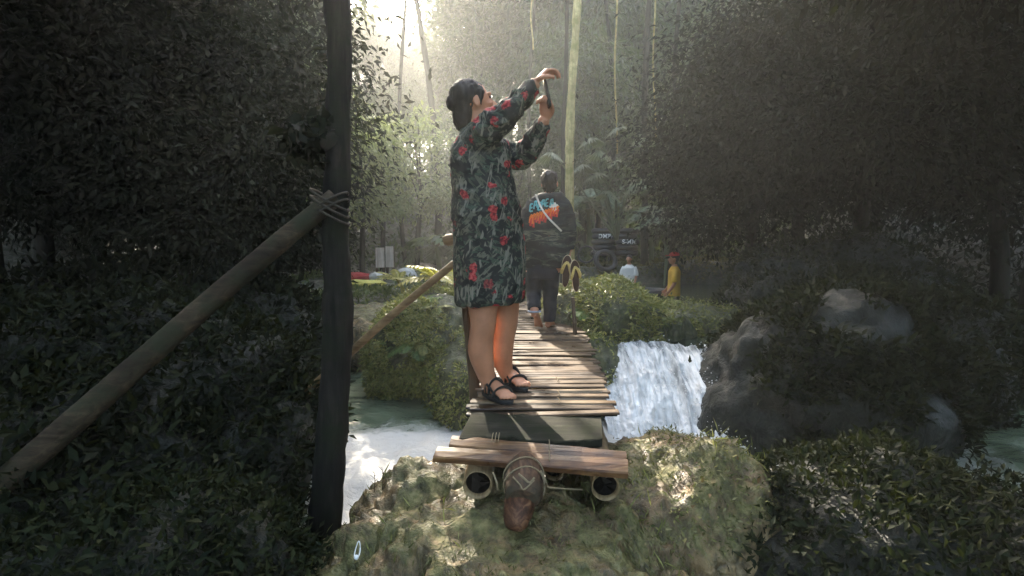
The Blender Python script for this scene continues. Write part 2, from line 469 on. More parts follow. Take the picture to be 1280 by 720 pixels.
# ------------------------------------------------------------------ world, sun
w = bpy.data.worlds.new('World'); scene.world = w; w.use_nodes = True
wn = w.node_tree.nodes; bg = wn['Background']; sky = wn.new('ShaderNodeTexSky'); sky.sky_type = 'NISHITA'; sky.sun_disc = False
sky.sun_elevation = math.asin(SUN[2]); sky.sun_rotation = math.atan2(SUN[0], SUN[1]); sky.air_density = 1.2; sky.dust_density = 3.0; sky.ozone_density = .6
w.node_tree.links.new(sky.outputs[0], bg.inputs[0]); bg.inputs[1].default_value = .15
sl = bpy.data.lights.new('sun', 'SUN'); sl.energy = 2.6; sl.angle = R(.53); sl.color = (1, .93, .82)
so = bpy.data.objects.new('sun', sl); COL.objects.link(so); so.rotation_euler = Vector(SUN).to_track_quat('Z', 'Y').to_euler(); so.location = (-5, 15, 12)
scene.view_settings.view_transform = 'Standard'; scene.view_settings.look = 'None'; scene.view_settings.gamma = 1
scene.view_settings.use_curve_mapping = False
scene.view_settings.exposure = 3.5
scene.view_settings.use_white_balance = True; scene.view_settings.white_balance_temperature = 6950; scene.view_settings.white_balance_tint = 10
scene.cycles.use_denoising = True
scene.cycles.max_bounces = 6; scene.cycles.diffuse_bounces = 3; scene.cycles.glossy_bounces = 2; scene.cycles.transmission_bounces = 3
scene.cycles.volume_bounces = 0; scene.cycles.transparent_max_bounces = 4; scene.cycles.sample_clamp_indirect = 4


# ------------------------------------------------------------------ terrain
def sstep(a, b, x):
    t = np.clip((x - a) / (b - a), 0, 1); return t * t * (3 - 2 * t)


def ground_h(x, y):
    h = np.full_like(x, -.75)
    river = sstep(1.7, 2.2, y)
    h = h + river * (-.85)                                  # lower pool bed
    left = sstep(5.3, 6.3, y + .35 * np.sin(x * 1.3)) * sstep(.9, .1, x)
    h = h + left * (1.62 + .02 * np.clip(y - 6, 0, 8))
    up = sstep(4.2, 4.6, y) * (1 - sstep(.9, .1, x))
    h = h + up * 1.0                                        # upper pool bed
    shore = sstep(10.8, 11.8, y) * (1 - sstep(.9, .1, x)) * .85
    h = h + shore
    far = np.clip(y - 13.5, 0, 60)
    h = h + sstep(13, 16, y) * .3 + far * .38
    sidel = np.clip(-x - 6.5, 0, 40); sider = np.clip(x - 6.2, 0, 40)
    h = h + (sidel * .5 + sider * .55) * sstep(-2, 3, y) 
    back = np.clip(-y - 2, 0, 40); h = h + back * .25
    return h


gx = np.unique(np.concatenate([np.linspace(-70, -9, 34), np.arange(-9, 9, .14), np.linspace(9, 70, 34)]))
gy = np.unique(np.concatenate([np.linspace(-40, -1, 22), np.arange(-1, 15, .14), np.linspace(15, 90, 44)]))
GX, GY = np.meshgrid(gx, gy); fx = GX.ravel(); fy = GY.ravel()
gz = ground_h(fx, fy)
q = np.stack([fx, fy, fx * 0], 1)
gz = gz + fbm(q * .9, 5) * .10 * np.clip(.4 + np.abs(fy) / 10, 0, 2) + fbm(q * .12, 2) * .6 * sstep(15, 25, np.abs(fy) + np.abs(fx) * .6)


def gridfaces(nx, ny):
    i = np.arange(ny - 1)[:, None] * nx + np.arange(nx - 1)[None, :]; i = i.ravel()
    return np.stack([i, i + 1, i + nx + 1, i + nx], 1)


tag(build('ground', np.stack([fx, fy, gz], 1), gridfaces(len(gx), len(gy)), M['soil']), kind='structure')


def waterplane(name, x0, x1, y0, y1, z, step, mat, foamfn, amp):
    xs = np.arange(x0, x1 + step, step); ys = np.arange(y0, y1 + step, step); X, Y = np.meshgrid(xs, ys); X = X.ravel(); Y = Y.ravel()
    fo = foamfn(X, Y); q = np.stack([X, Y, X * 0], 1)
    Z = z + amp * fbm(q * 4.5, 4) * (.25 + fo) + amp * .5 * fbm(q * np.array([1.5, 3, 1]), 2)
    o = build(name, np.stack([X, Y, Z], 1), gridfaces(len(xs), len(ys)), mat)
    at = o.data.attributes.new('foam', 'FLOAT', 'POINT'); at.data.foreach_set('value', fo.astype(np.float32))
    return tag(o, kind='structure')


def foam_low(X, Y):
    a = np.exp(-(((X + .75) / 1.5) ** 2 + ((Y - 2.9) / .95) ** 2) * .8) * 1.0
    b = np.exp(-(((X - 1.6) / 1.6) ** 2 + ((Y - 3.3) / .8) ** 2)) * 1.1
    return np.clip(a + b, 0, 1)


waterplane('water', -7, 5, 1.3, 6.2, -.65, .05, M['pool'], foam_low, .045)
waterplane('water', .35, 9, 4.3, 12.5, -.17, .09, M['upper'], lambda X, Y: np.clip(.55 - np.abs(Y - 4.5) * .9, 0, 1), .012)


# ------------------------------------------------------------------ rocks and banks
def rock(name, c, r, mat, label, seed=0, sub=6, amp=.16, freq=1.6, flat=.25, streak=0, squeeze=None):
    bm = bmesh.new(); bmesh.ops.create_icosphere(bm, subdivisions=sub, radius=1)
    V = np.array([v.co[:] for v in bm.verts]); Fc = np.array([[v.index for v in f.verts] for f in bm.faces]); bm.free()
    rm = float(np.mean(r)); q = V * np.array(r) * freq / 1.0 + seed * 7.7
    d = fbm(q, 5, .52) * amp + fbm(q * .6 + 3, 3, .5, True) * amp * .5
    if streak: d = d + fbm(q * np.array([6, 6, .9]), 4, .55, True) * streak
    d = d - d.mean()
    sgn = np.sign(V[:, 2]); V[:, 2] = sgn * np.abs(V[:, 2]) ** (1 - flat)
    W = V * np.array(r) + unit(V) * d[:, None] * rm * 2 * .5
    W = W + np.array(c)
    o = build(name, W, Fc, mat, loc=(c[0], c[1], c[2] - r[2]))
    return tag(o, label, 'rock')


def scatter(name, srcs, n, size, mat, sel, up=.6, asp=.45, seed=0, droop=.2, lift=.0, clump=None):
    """Small leaves grown over rock surfaces."""
    Ps, Ns = [], []
    for o in srcs:
        me = o.data; k = len(me.polygons); c = np.empty(k * 3, np.float32); nn = np.empty(k * 3, np.float32); ar = np.empty(k, np.float32)
        me.polygons.foreach_get('center', c); me.polygons.foreach_get('normal', nn); me.polygons.foreach_get('area', ar)
        c = c.reshape(-1, 3).astype(float) + origin(o); nn = nn.reshape(-1, 3).astype(float)
        ok = sel(c, nn)
        if clump: ok = ok * (fbm(c * clump, 3) > -.12)
        wgt = ar * ok; 
        if wgt.sum() <= 0: continue
        m = int(n / len(srcs)); idx = RNG.choice(k, m, p=wgt / wgt.sum())
        Ps.append(c[idx]); Ns.append(nn[idx])
    Pn = np.vstack(Ps); Nn = np.vstack(Ns); m = len(Pn)
    Pn = Pn + RNG.normal(size=(m, 3)) * size * .5 + Nn * (RNG.random(m)[:, None] * lift)
    D = unit(Nn * .5 + np.array([0, 0, up]) + RNG.normal(size=(m, 3)) * .55)
    N = unit(Nn + np.array([0, 0, .6]) + RNG.normal(size=(m, 3)) * .5)
    L = size * RNG.uniform(.6, 1.7, m); V, Fc = leaves(Pn, D - np.array([0, 0, droop]), N, L, L * asp)
    return tag(build(name, V, Fc, mat), kind='stuff')


allc = lambda c, n: (n[:, 2] > -.1).astype(float)
mound = rock('rock', (.02, 1.98, -1.06), (1.06, .93, .80), M['rock_near'], 'pale mossy rock in front that the bridge end rests on', 1, 7, .17, 2.2, .25, .03)
V = verts(mound); O = origin(mound); W = V + O
W = W + unit(W - np.array([.02, 1.98, -1.06])) * (-.034 * np.maximum(0, .22 - np.abs(fbm(W * np.array([5, 5, 3.2]), 3))) / .22 + fbm(W * np.array([26, 26, 12]), 4, .6, True) * .005)[:, None]
k = np.clip((.50 - np.abs(W[:, 0] - .10)) / .12, 0, 1) * sstep(1.45, 1.65, W[:, 1]); lim = -.225 - .10 * (2.0 - W[:, 1]); W[:, 2] = np.where(W[:, 2] > lim, W[:, 2] * (1 - k) + lim * k + .02 * k * fbm(W * 14, 3), W[:, 2])
setverts(mound, W - O)
mound2 = rock('rock', (.78, 2.32, -.74), (.52, .52, .60), M['rock_near'], 'tan rock beside the right end of the front planks', 2, 6, .16, 2.4, .2, .03)
bankL = rock('rock', (-.80, 5.2, -.27), (.60, .78, .60), M['rock_bank'], 'leafy mossy rock on the left behind the bare legs', 3, 6, .22, 1.9, .2)
bankL2 = rock('rock', (-.30, 4.45, -.58), (.40, .6, .48), M['rock_bank'], 'dark overhanging rock under the left side of the bridge', 4, 6, .2, 2)
palerock = rock('rock', (-1.80, 6.0, -.38), (.5, .5, .42), M['rock_near'], 'pale bare rock beneath the slanting handrail', 5, 5, .18, 2.2)
bankR = rock('rock', (1.10, 5.25, -.32), (.72, .72, .68), M['rock_bank'], 'mossy rock on the right between bridge and waterfall', 6, 6, .2, 2)
bankR2 = rock('rock', (.80, 4.55, -.62), (.34, .5, .6), M['rock_bank'], 'dark wet rock at the left edge of the waterfall', 7, 5, .2, 2.2)
bankR3 = rock('rock', (2.05, 5.7, -.40), (.75, .55, .46), M['rock_bank'], 'brown rock above the waterfall', 8, 5, .2, 2)
nearL = rock('rock', (-2.50, 2.75, -.72), (1.42, 1.0, .95), M['rock_painted_shade'], 'shaded overgrown bank at far left', 9, 6, .2, 1.6)
nearL2 = rock('rock', (-3.6, 4.8, -.4), (1.7, 1.4, .95), M['rock_painted_shade'], 'shaded earth bank behind the overgrown bank at far left', 10, 5, .2, 1.6)
nearR = rock('rock', (2.35, 3.75, -.50), (.95, .7, .85), M['rock_painted_shade'], 'large shaded mossy rock right of the waterfall', 12, 6, .22, 1.6)
nearL3 = rock('rock', (-1.45, 1.75, -.85), (.72, .62, .66), M['rock_painted_shade'], 'shaded overgrown rock at left below the slanting pole', 15, 6, .2, 2)
nearR3 = rock('rock', (4.1, 6.2, -.35), (1.5, 1.0, 1.15), M['rock_painted_shade'], 'shaded overgrown earth mound on the right bank', 16, 6, .12, 1.8)
nearR4 = rock('rock', (1.66, 2.0, -.82), (.80, .62, .68), M['rock_painted_shade'], 'shaded overgrown rock at the lower right corner', 18, 6, .2, 2)
nearR2 = rock('rock', (3.55, 4.75, -.38), (1.1, .8, .78), M['rock_painted_shade'], 'low shaded rock at the far right', 13, 5, .2, 1.4)

scatter('moss', [mound], 42000, .024, M['moss'], lambda c, n: ((c[:, 1] < 2.3) & (fbm(c * np.array([6, 6, 2.5]), 3) > (.15 - .35 * sstep(-.5, -.15, c[:, 0])))).astype(float), .05, .17, droop=1.3)
M['litter'] = leafmat('dead_leaf', [(.05, .028, .012), (.13, .075, .03), (.22, .14, .06), (.10, .09, .03)], .1)
scatter('leaf_litter', [mound, mound2], 260, .028, M['litter'], lambda c, n: (n[:, 2] > .2).astype(float), .0, .5, droop=.1)
scatter('grass', [mound, mound2], 1200, .05, M['leaf_bank'], lambda c, n: (fbm(c * 4 + 9, 2) > .35).astype(float), .8, .09, droop=-.2)
scatter('moss', [mound2], 6000, .02, M['moss'], allc, .3, .35, droop=.4, clump=5)
for b, k, s in ((bankL, 42000, .034), (bankL2, 7000, .034), (bankR, 24000, .036), (bankR2, 3500, .036), (bankR3, 5000, .036)):
    scatter('undergrowth', [b], k, s, M['leaf_bank'] if b in (bankL, ) else M['leaf_bank'], lambda c, n: ((n[:, 2] > -.6)).astype(float), .35, .38, droop=.5, lift=.05, clump=4)
scatter('undergrowth', [palerock], 500, .04, M['leaf_bank'], allc, .4, clump=2)
scatter('undergrowth', [nearL], 30000, .05, M['leaf_bank_painted_shade'], allc, .45, .4, droop=.3, lift=.12)
scatter('undergrowth', [nearL2], 9000, .08, M['leaf_bank_painted_shade'], allc, .5, .4, lift=.2)
scatter('undergrowth', [nearR], 16000, .05, M['leaf_bank_painted_shade'], allc, .4, .4, lift=.05, clump=2.5)
scatter('undergrowth', [nearL3], 22000, .034, M['leaf_bank_painted_shade'], allc, .45, .4, droop=.3, lift=.10)
scatter('undergrowth', [nearR4], 20000, .034, M['leaf_bank_painted_shade'], allc, .45, .4, droop=.3, lift=.08)
scatter('undergrowth', [nearR3], 12000, .05, M['leaf_bank_painted_shade'], allc, .4, .4, lift=.05)
scatter('undergrowth', [nearR2], 12000, .06, M['leaf_bank_painted_shade'], allc, .4, .4, lift=.1)


# leaf litter and low plants over the left flat and the slopes
def ground_scatter(name, n, xr, yr, size, mat, asp=.4, lift=.06, mask=None, up=.7):
    x = RNG.uniform(*xr, n); y = RNG.uniform(*yr, n)
    if mask is not None:
        k = mask(x, y); x, y = x[k], y[k]
    n = len(x); h = ground_h(x, y) + fbm(np.stack([x, y, x * 0], 1) * .9, 5) * .10 * np.clip(.4 + np.abs(y) / 10, 0, 2)
    Pn = np.stack([x, y, h + RNG.random(n) * lift], 1); D = unit(np.array([0, 0, up]) + RNG.normal(size=(n, 3)) * .6)
    N = unit(np.array([0, 0, 1.0]) + RNG.normal(size=(n, 3)) * .6); L = size * RNG.uniform(.6, 1.6, n)
    V, Fc = leaves(Pn, D, N, L, L * asp); return tag(build(name, V, Fc, mat), kind='stuff')


ground_scatter('undergrowth', 16000, (-5, .3), (5.2, 9.5), .07, M['leaf_mid'], .4, .10, lambda x, y: fbm(np.stack([x, y, x * 0], 1) * 1.3, 2) > -.15)
ground_scatter('undergrowth', 26000, (-16, 16), (12.5, 22), .16, M['leaf_far'], .4, .5)
ground_scatter('undergrowth', 9000, (3.2, 9), (4, 12), .10, M['leaf_bank_painted_shade'], .4, .35, lambda x, y: x > 6.0)
ground_scatter('leaf_litter', 3500, (.9, 6), (11.4, 13.5), .09, M['moss'], .5, .02, up=.1)

# ------------------------------------------------------------------ waterfall
def cascade(x0, wid, ylip, run, ztop, drop, curl, seed, foam=1.0):
    nx, ny = 170, 130; U, Vv = np.meshgrid(np.linspace(0, 1, nx), np.linspace(0, 1, ny)); U = U.ravel(); Vv = Vv.ravel()
    wx = x0 + U * wid + .10 * (U - .5) * Vv; wy = ylip + .12 * np.sin(U * 6 + seed) + .08 * np.sin(U * 15 + seed * 2) - run * Vv ** .85
    wz = ztop - drop * Vv ** curl - .30 * (np.exp(-U * 14) + np.exp(-(1 - U) * 14)) * (1 - Vv)
    q = np.stack([wx * 4.2, wy * .7, wz * .6], 1) + seed
    dd = fbm(q * 2.6, 5, .55, True) * .035 + fbm(q * 6, 3, .5) * .008 + fbm(np.stack([wx, wy, wz], 1) * 22 + seed, 3, .6, True) * .004 * Vv
    o = build('water', np.stack([wx, wy - dd, wz + dd * .8], 1), gridfaces(nx, ny), M['fall']); tag(o, kind='structure')
    at = o.data.attributes.new('foam', 'FLOAT', 'POINT'); at.data.foreach_set('value', (foam * Vv ** 1.3).astype(np.float32))
    n = 1800; k = RNG.choice(len(U), n, p=(.15 + Vv ** 2) / np.sum(.15 + Vv ** 2)); Pn = np.stack([wx, wy - dd, wz + dd], 1)[k] + RNG.normal(size=(n, 3)) * .02 * (.3 + Vv[k])[:, None] + np.array([0, -.015, .025]); sz = RNG.uniform(.0018, .0048, n)
    T = np.array([[1, 1, 1], [-1, -1, 1], [-1, 1, -1], [1, -1, -1]], float); V = (Pn[:, None] + T[None] * sz[:, None, None]).reshape(-1, 3); i = np.arange(n)[:, None] * 4
    Fc = np.concatenate([i + np.array([f]) for f in ((0, 1, 2), (0, 3, 1), (0, 2, 3), (1, 3, 2))], 1).reshape(-1, 3); tag(build('spray', V, Fc, M['spray']), kind='stuff')


cascade(.78, 1.25, 4.45, .95, -.10, .60, 1.4, 1)

# ------------------------------------------------------------------ footbridge
DX0, DY0, SL = .155, 2.4, .069


def deck_x(y): return DX0 + SL * (y - DY0)


HW = .365
bridge = empty('footbridge', (deck_x(2.2), 2.2, 0), 'bamboo slat footbridge the woman and boy are standing on', 'bridge')


def slat(mb, c, half, wid, th, yaw, tilt, k=6, bow=0):
    xs = np.linspace(-half, half, 5); rs = []; a = np.linspace(0, np.pi, k)
    ca, sa = math.cos(yaw), math.sin(yaw)
    for x in xs:
        z0 = bow * (1 - (x / half) ** 2) + tilt * x + RNG.normal() * .0012
        ys = -np.cos(a) * wid; zs = np.sin(a) ** .45 * th
        ring = np.vstack([np.stack([np.full(k, x), ys, zs + z0], 1), [[x, wid * .9, z0 - .006], [x, -wid * .9, z0 - .006]]])
        ring = np.stack([ring[:, 0] * ca - ring[:, 1] * sa, ring[:, 0] * sa + ring[:, 1] * ca, ring[:, 2]], 1)
        rs.append(ring + c)
    mb.rings(rs)


mb = MB(); wet = MB(); y = 2.34; i = 0
while y < 7.6:
    sp = RNG.uniform(.030, .050); half = HW + RNG.normal() * .014 - .01 * (y > 5)
    cx = deck_x(y) + RNG.normal() * .009; z = RNG.normal() * .004 - .004
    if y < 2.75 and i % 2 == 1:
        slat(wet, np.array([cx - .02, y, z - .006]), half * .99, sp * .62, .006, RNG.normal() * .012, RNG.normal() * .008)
    else:
        slat(mb, np.array([cx, y, z]), half, sp * .62, RNG.uniform(.005, .009), RNG.normal() * .016, RNG.normal() * .010)
    y += sp + abs(RNG.normal()) * .003; i += 1
mb.build('slat_deck', M['slat'], bridge, smooth=False)
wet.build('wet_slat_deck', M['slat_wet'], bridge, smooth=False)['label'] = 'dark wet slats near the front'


def plank(name, corners, th, mat, seg=40, rag=.004, lab=None):
    """Sawn or split board from its four top corners (front left, front right, back right, back left)."""
    a, b, c, d = [np.asarray(x, float) for x in corners]; rs = []
    t = np.linspace(0, 1, seg)
    n1 = fbm(np.stack([t * 6, t * 0 + a[0] * 9, t * 0], 1), 4) * rag; n2 = fbm(np.stack([t * 7, t * 0 + 5 + a[1] * 9, t * 0], 1), 4) * rag
    for i, u in enumerate(t):
        f = a + (b - a) * u; k = d + (c - d) * u; dr = unit(k - f); f = f + dr * n1[i]; k = k + dr * n2[i]
        z = np.array([0, 0, 1.0]); e = .15
        rs.append(np.stack([f - z * th, f - z * .004 - dr * .0, f + dr * .006, f + (k - f) * .5 + z * .003, k - dr * .006, k - z * .004, k - z * th]))
    m = MB(); m.rings(rs); o = m.build(name, mat, bridge, smooth=False)
    if lab: o['label'] = lab
    return o


zz = np.array([0, 0, 0.0])
plank('plank', [P(574, 547, 2.05) , P(753, 549, 2.05), P(751, 520, 2.33), P(590, 516, 2.33)], .035, M['greyboard'], rag=.03, lab='wide grey mossy board')
plank('plank', [P(561, 556, 2.01), P(783, 579, 1.885), P(783, 563, 1.955), P(566, 543, 2.08)], .022, M['brownplank'], lab='upper brown split plank')
plank('plank', [P(541, 571, 1.93), P(785, 592, 1.80), P(785, 573, 1.87), P(548, 557, 2.0)], .022, M['brownplank'], lab='lower brown split plank')


def hollow_beam(name, p0, p1, r, wall=.18):
    """Bamboo pole with an open near end."""
    p0 = np.asarray(p0, float); p1 = np.asarray(p1, float); T = unit(p1 - p0); m = MB()
    pts = [p0 + T * .12, p0 + T * .02, p0, p0 + T * .004, p0 + T * .1]; rr = [r * (1 - wall), r * (1 - wall), r * .93, r, r]
    L = np.linalg.norm(p1 - p0); k = .1
    while k < L - .45:
        k += .34; pts += [p0 + T * (k - .02), p0 + T * k, p0 + T * (k + .02)]; rr += [r, r * 1.07, r]
    pts += [p1]; rr += [r]
    N = unit(np.cross(T, [0, 0, 1.0])); B = np.cross(N, T); a = np.linspace(0, 2 * np.pi, 24, endpoint=False); rs = []
    for p, q in zip(pts, rr): rs.append(p + q * (np.cos(a)[:, None] * N + np.sin(a)[:, None] * B))
    m.rings(rs); o = m.build(name, M['bamboo'], bridge)
    h = MB(); h.rings([p0 + T * .03 + r * (1 - wall) * 1.02 * s * (np.cos(a)[:, None] * N + np.sin(a)[:, None] * B) for s in (1, .02)])
    h.build('hollow', M['hole'], o)
    return o


hollow_beam('beam', P(597, 607, 1.90), np.array([-.10, 7.4, -.14]), .060)
hollow_beam('beam', P(757, 610, 1.92), np.array([.78, 7.4, -.15]), .058)
hollow_beam('beam', P(668, 590, 2.2) + np.array([.09, 0, 0]), np.array([.45, 7.4, -.09]), .045)
m = MB(); c0 = P(655, 603, 1.80)
m.tube([c0 + np.array([.02, .8, -.12]), c0 + np.array([.006, .2, -.02]), c0 + np.array([0, .05, 0]), c0 + np.array([-.003, -.04, -.012]), c0 + np.array([-.006, -.075, -.022]), c0 + np.array([-.007, -.085, -.026])],
       [.066, .07, .076, .074, .066, .045], 30, 40, wob=.05)
m.build('log', M['logbark'], bridge)['label'] = 'blunt log end bound with cord'; m = MB()
m.tube([c0 + np.array([-.01, .0, -.03]), c0 + np.array([-.018, -.062, -.052]), c0 + np.array([-.032, -.098, -.100]), c0 + np.array([-.037, -.106, -.122])], [.058, .056, .046, .030], 24, 24, .85, wob=.08)
m.build('cut_face', M['log'], bridge.children[-1])['label'] = 'reddish chopped wood of the log end'
lg = [o for o in bridge.children if o.name == 'log'][0]; V = verts(lg); n = norms(lg); setverts(lg, V + n * (fbm(V * np.array([30, 9, 30]), 4, .55, True) * .004)[:, None])
rp = MB()
a = np.linspace(0, 2 * np.pi, 30)
for dy, dz, rr in ((.045, 0.0, .079), (-.015, -.008, .0775)):
    rp.tube(np.stack([c0[0] + np.cos(a) * rr, c0[1] + dy + .012 * np.sin(a * 2), c0[2] + dz + np.sin(a) * rr], 1), .0032, 6)
rp.tube([P(648, 592, 1.715), P(655, 598, 1.705), P(662, 603, 1.705), P(668, 597, 1.71)], .004, 6, 14)
rp.tube([P(641, 596, 1.73), P(650, 606, 1.70), P(655, 612, 1.69), P(668, 600, 1.71)], .003, 6, 14)
rp.tube([P(676, 588, 1.74), P(683, 603, 1.72), P(686, 609, 1.74), P(705, 611, 1.80), P(728, 612, 1.9)], .003, 6, 20)
rp.tube([P(616, 590, 1.80), P(621, 603, 1.775), P(622, 612, 1.78)], .004, 6, 12)
rp.build('lashing', M['rope'], bridge)
for px, py, d in ((615, 549, 2.03), (619, 549, 2.03), (623, 549, 2.03), (686, 558, 1.99), (686, 572, 1.90)):
    tw = MB(); b = P(px, py, d); tw.tube([b + np.array([0, -.03, .0]), b + np.array([.002, 0, .014]), b + np.array([.004, .04, .012])], .0022, 5, 8); tw.build('lashing', M['rope'], bridge)
for yy in (2.5, 2.62, 2.9):
    xx = deck_x(yy) + .08; tw = MB(); tw.tube([[xx, yy - .05, .012], [xx + .004, yy, .018], [xx, yy + .05, .012]], .0025, 5, 8); tw.build('lashing', M['rope'], bridge)
# posts of the rail
ps = MB(); base = P(594, 497, 2.80)
ps.tube([base + np.array([0, 0, -.55]), base, P(584, 390, 2.80), P(578, 330, 2.80), P(574, 285, 2.80)], [.034, .032, .03, .028, .027], 12, 14, wob=.06)
ps.build('rail_post', M['post'], bridge)
st = MB(); st.tube([P(556, 301, 2.74), P(560, 300, 2.74), P(575, 298, 2.78), P(602, 297, 2.86)], [.026, .032, .03, .027], 12, 10, wob=.08)
st.build('rail_stub', M['rail'], bridge)
hr = MB(); e1 = P(572, 326, 2.78); e0 = P(438, 441, 2.95); e2 = e0 + (e0 - e1) * .95
kn = [e1 + (e2 - e1) * t + np.array([0, 0, .012 * math.sin(t * 6)]) for t in np.linspace(0, 1, 9)]
hr.tube(kn, [.020, .0215, .022, .024, .025, .026, .027, .027, .028], 12, 40, wob=.08); hr.build('handrail', M['rail'], bridge)
# low stakes at the far right edge
sk = MB(); sk.tube([P(722, 415, 4.4) + np.array([0, 0, -.3]), P(716, 372, 4.4)], [.02, .017], 8); sk.build('stake', M['post'], bridge)


# ------------------------------------------------------------------ people
def ringsof(rows, depth, k=36, fwd=(0, 1, 0), pw=2.3):
    """Cloth or trunk rings from (py, left px, right px, d, half depth)."""
    out = []
    a = np.linspace(0, 2 * np.pi, k, endpoint=False)
    ca = np.sign(np.cos(a)) * np.abs(np.cos(a)) ** (2 / pw); sa = np.sign(np.sin(a)) * np.abs(np.sin(a)) ** (2 / pw)
    for py, l, r, d, hd in rows:
        A = P(l, py, d); B = P(r, py, d); c = (A + B) / 2; h = (B[0] - A[0]) / 2
        out.append(np.stack([c[0] + ca * h, c[1] + sa * hd, np.full(k, c[2])], 1))
    return out


def frame(fwd, up=(0, 0, 1)):
    f = unit(fwd); u = np.asarray(up, float); s = unit(np.cross(f, u)); u = np.cross(s, f)   # s points to the person's right
    return np.stack([f, s, u])


def add_head(mb, c, ax, s=1.0):
    A = lambda f, r, u: c + (f * ax[0] + r * ax[1] + u * ax[2]) * s
    E = lambda p, r, k=14, m=9: mb.ell(p, np.array(r) * s, ax, k, m)
    E(A(-.012, 0, .03), (.096, .076, .088)); E(A(.025, 0, -.045), (.066, .056, .072)); E(A(.02, 0, .0), (.074, .066, .08))
    E(A(.062, 0, -.085), (.026, .024, .022))                       # chin
    for q in (-1, 1):
        E(A(.064, q * .034, -.02), (.026, .024, .024))             # cheek
        E(A(.078, q * .032, .028), (.016, .026, .009))             # brow
        E(A(-.004, q * .077, -.008), (.018, .009, .031))           # ear
        E(A(.093, q * .011, -.026), (.010, .008, .007))            # nostril
    mb.tube([A(.083, 0, .024), A(.098, 0, -.002), A(.112, 0, -.022), A(.094, 0, -.033)], np.array([.008, .010, .0125, .008]) * s, 10, 10)
    E(A(.086, 0, -.052), (.012, .022, .006)); E(A(.084, 0, -.062), (.012, .019, .007))


def face_bits(root, c, ax, s=1.0):
    for q in (-1, 1):
        m = MB(); m.ell(c + (.083 * ax[0] + q * .031 * ax[1] + .012 * ax[2]) * s, np.array((.008, .013, .006)) * s, ax, 12, 8); m.build('eye', M['eye'], root)
    m = MB()
    m.ell(c + (.096 * ax[0] - .053 * ax[2]) * s, np.array((.004, .019, .004)) * s, ax, 12, 6)
    m.ell(c + (.094 * ax[0] - .061 * ax[2]) * s, np.array((.004, .016, .005)) * s, ax, 12, 6); m.build('mouth', M['lip'], root)


def add_hand(mb, wrist, a, n, side, curl=1.0, s=1.0, thumb=.6):
    """a: towards the fingers, n: out of the palm; side +1 puts the thumb on cross(a, n)."""
    a = unit(a); n = unit(np.asarray(n) - a * np.dot(n, a)); t = np.cross(a, n) * side
    mb.tube([wrist - a * .03 * s, wrist + a * .012 * s, wrist + a * .05 * s, wrist + a * .088 * s], np.array([.026, .030, .041, .039]) * s, 14, 10, .42, n)
    ln = (.92, 1.05, .98, .78)
    for i in range(4):
        off = (.029 - i * .0195) * s; p = wrist + a * (.082 - abs(i - 1) * .004) * s + t * off; pts = [p - a * .03 * s, p]; ang = 0
        for L, b in ((.040, .75), (.026, 1.0), (.021, .8)):
            ang += b * curl; d = a * math.cos(ang) + n * math.sin(ang); p = p + d * L * ln[i] * s; pts.append(p)
        mb.tube(pts, np.array([.009, .0095, .0088, .0080, .0062]) * s, 9, 14)
    p = wrist + a * .022 * s + t * .03 * s; d1 = unit(a * .6 + t * .7 + n * .3); d2 = unit(a * .85 + t * .1 + n * thumb); d3 = unit(a * .8 - t * .3 + n * thumb)
    mb.tube([p - d1 * .02 * s, p + d1 * .02 * s, p + d1 * .03 * s + d2 * .03 * s, p + d1 * .03 * s + d2 * .03 * s + d3 * .026 * s], np.array([.014, .0125, .0105, .0075]) * s, 9, 12)


def add_foot(mb, heel, toe, z=.0, lift=None, s=1.0, outer=1):
    """Bare foot lying on z; outer +1 puts the little toe on the walker's right. lift raises the heel."""
    h = np.array([heel[0], heel[1], z]); t = np.array([toe[0], toe[1], z])
    if lift is not None: h = np.array(lift, float)
    f = unit(t - h); L = np.linalg.norm(t - h); side = unit(np.cross(f, [0, 0, 1.0])); u = np.cross(side, f)
    rs = []; a = np.linspace(0, 2 * np.pi, 18, endpoint=False)
    for q, w, hh, zc in ((0.0, .016, .014, .024), (.04, .028, .028, .032), (.14, .032, .036, .040), (.28, .032, .042, .046), (.45, .035, .036, .040), (.6, .040, .027, .031), (.74, .044, .019, .023), (.83, .040, .014, .018), (.86, .03, .01, .016)):
        rs.append(h + f * L * q + u * zc * s + (np.cos(a) * w * s)[:, None] * side + (np.sin(a) * hh * s)[:, None] * u)
    mb.rings(rs)
    for i, (o, ln, r) in enumerate(((-.030, 1.0, .0125), (-.011, .985, .0095), (.005, .955, .009), (.020, .92, .0085), (.033, .88, .008))):
        b = h + f * L * .78 + side * o * outer * s + u * .014 * s; e = h + f * L * (ln - .015) + side * o * outer * 1.05 * s + u * .010 * s
        mb.tube([b, (b + e) / 2 + u * .005 * s, e - f * .006, e], np.array([r, r, r * 1.05, r * .6]) * s, 9, 9)
    return f, side, u, h, L


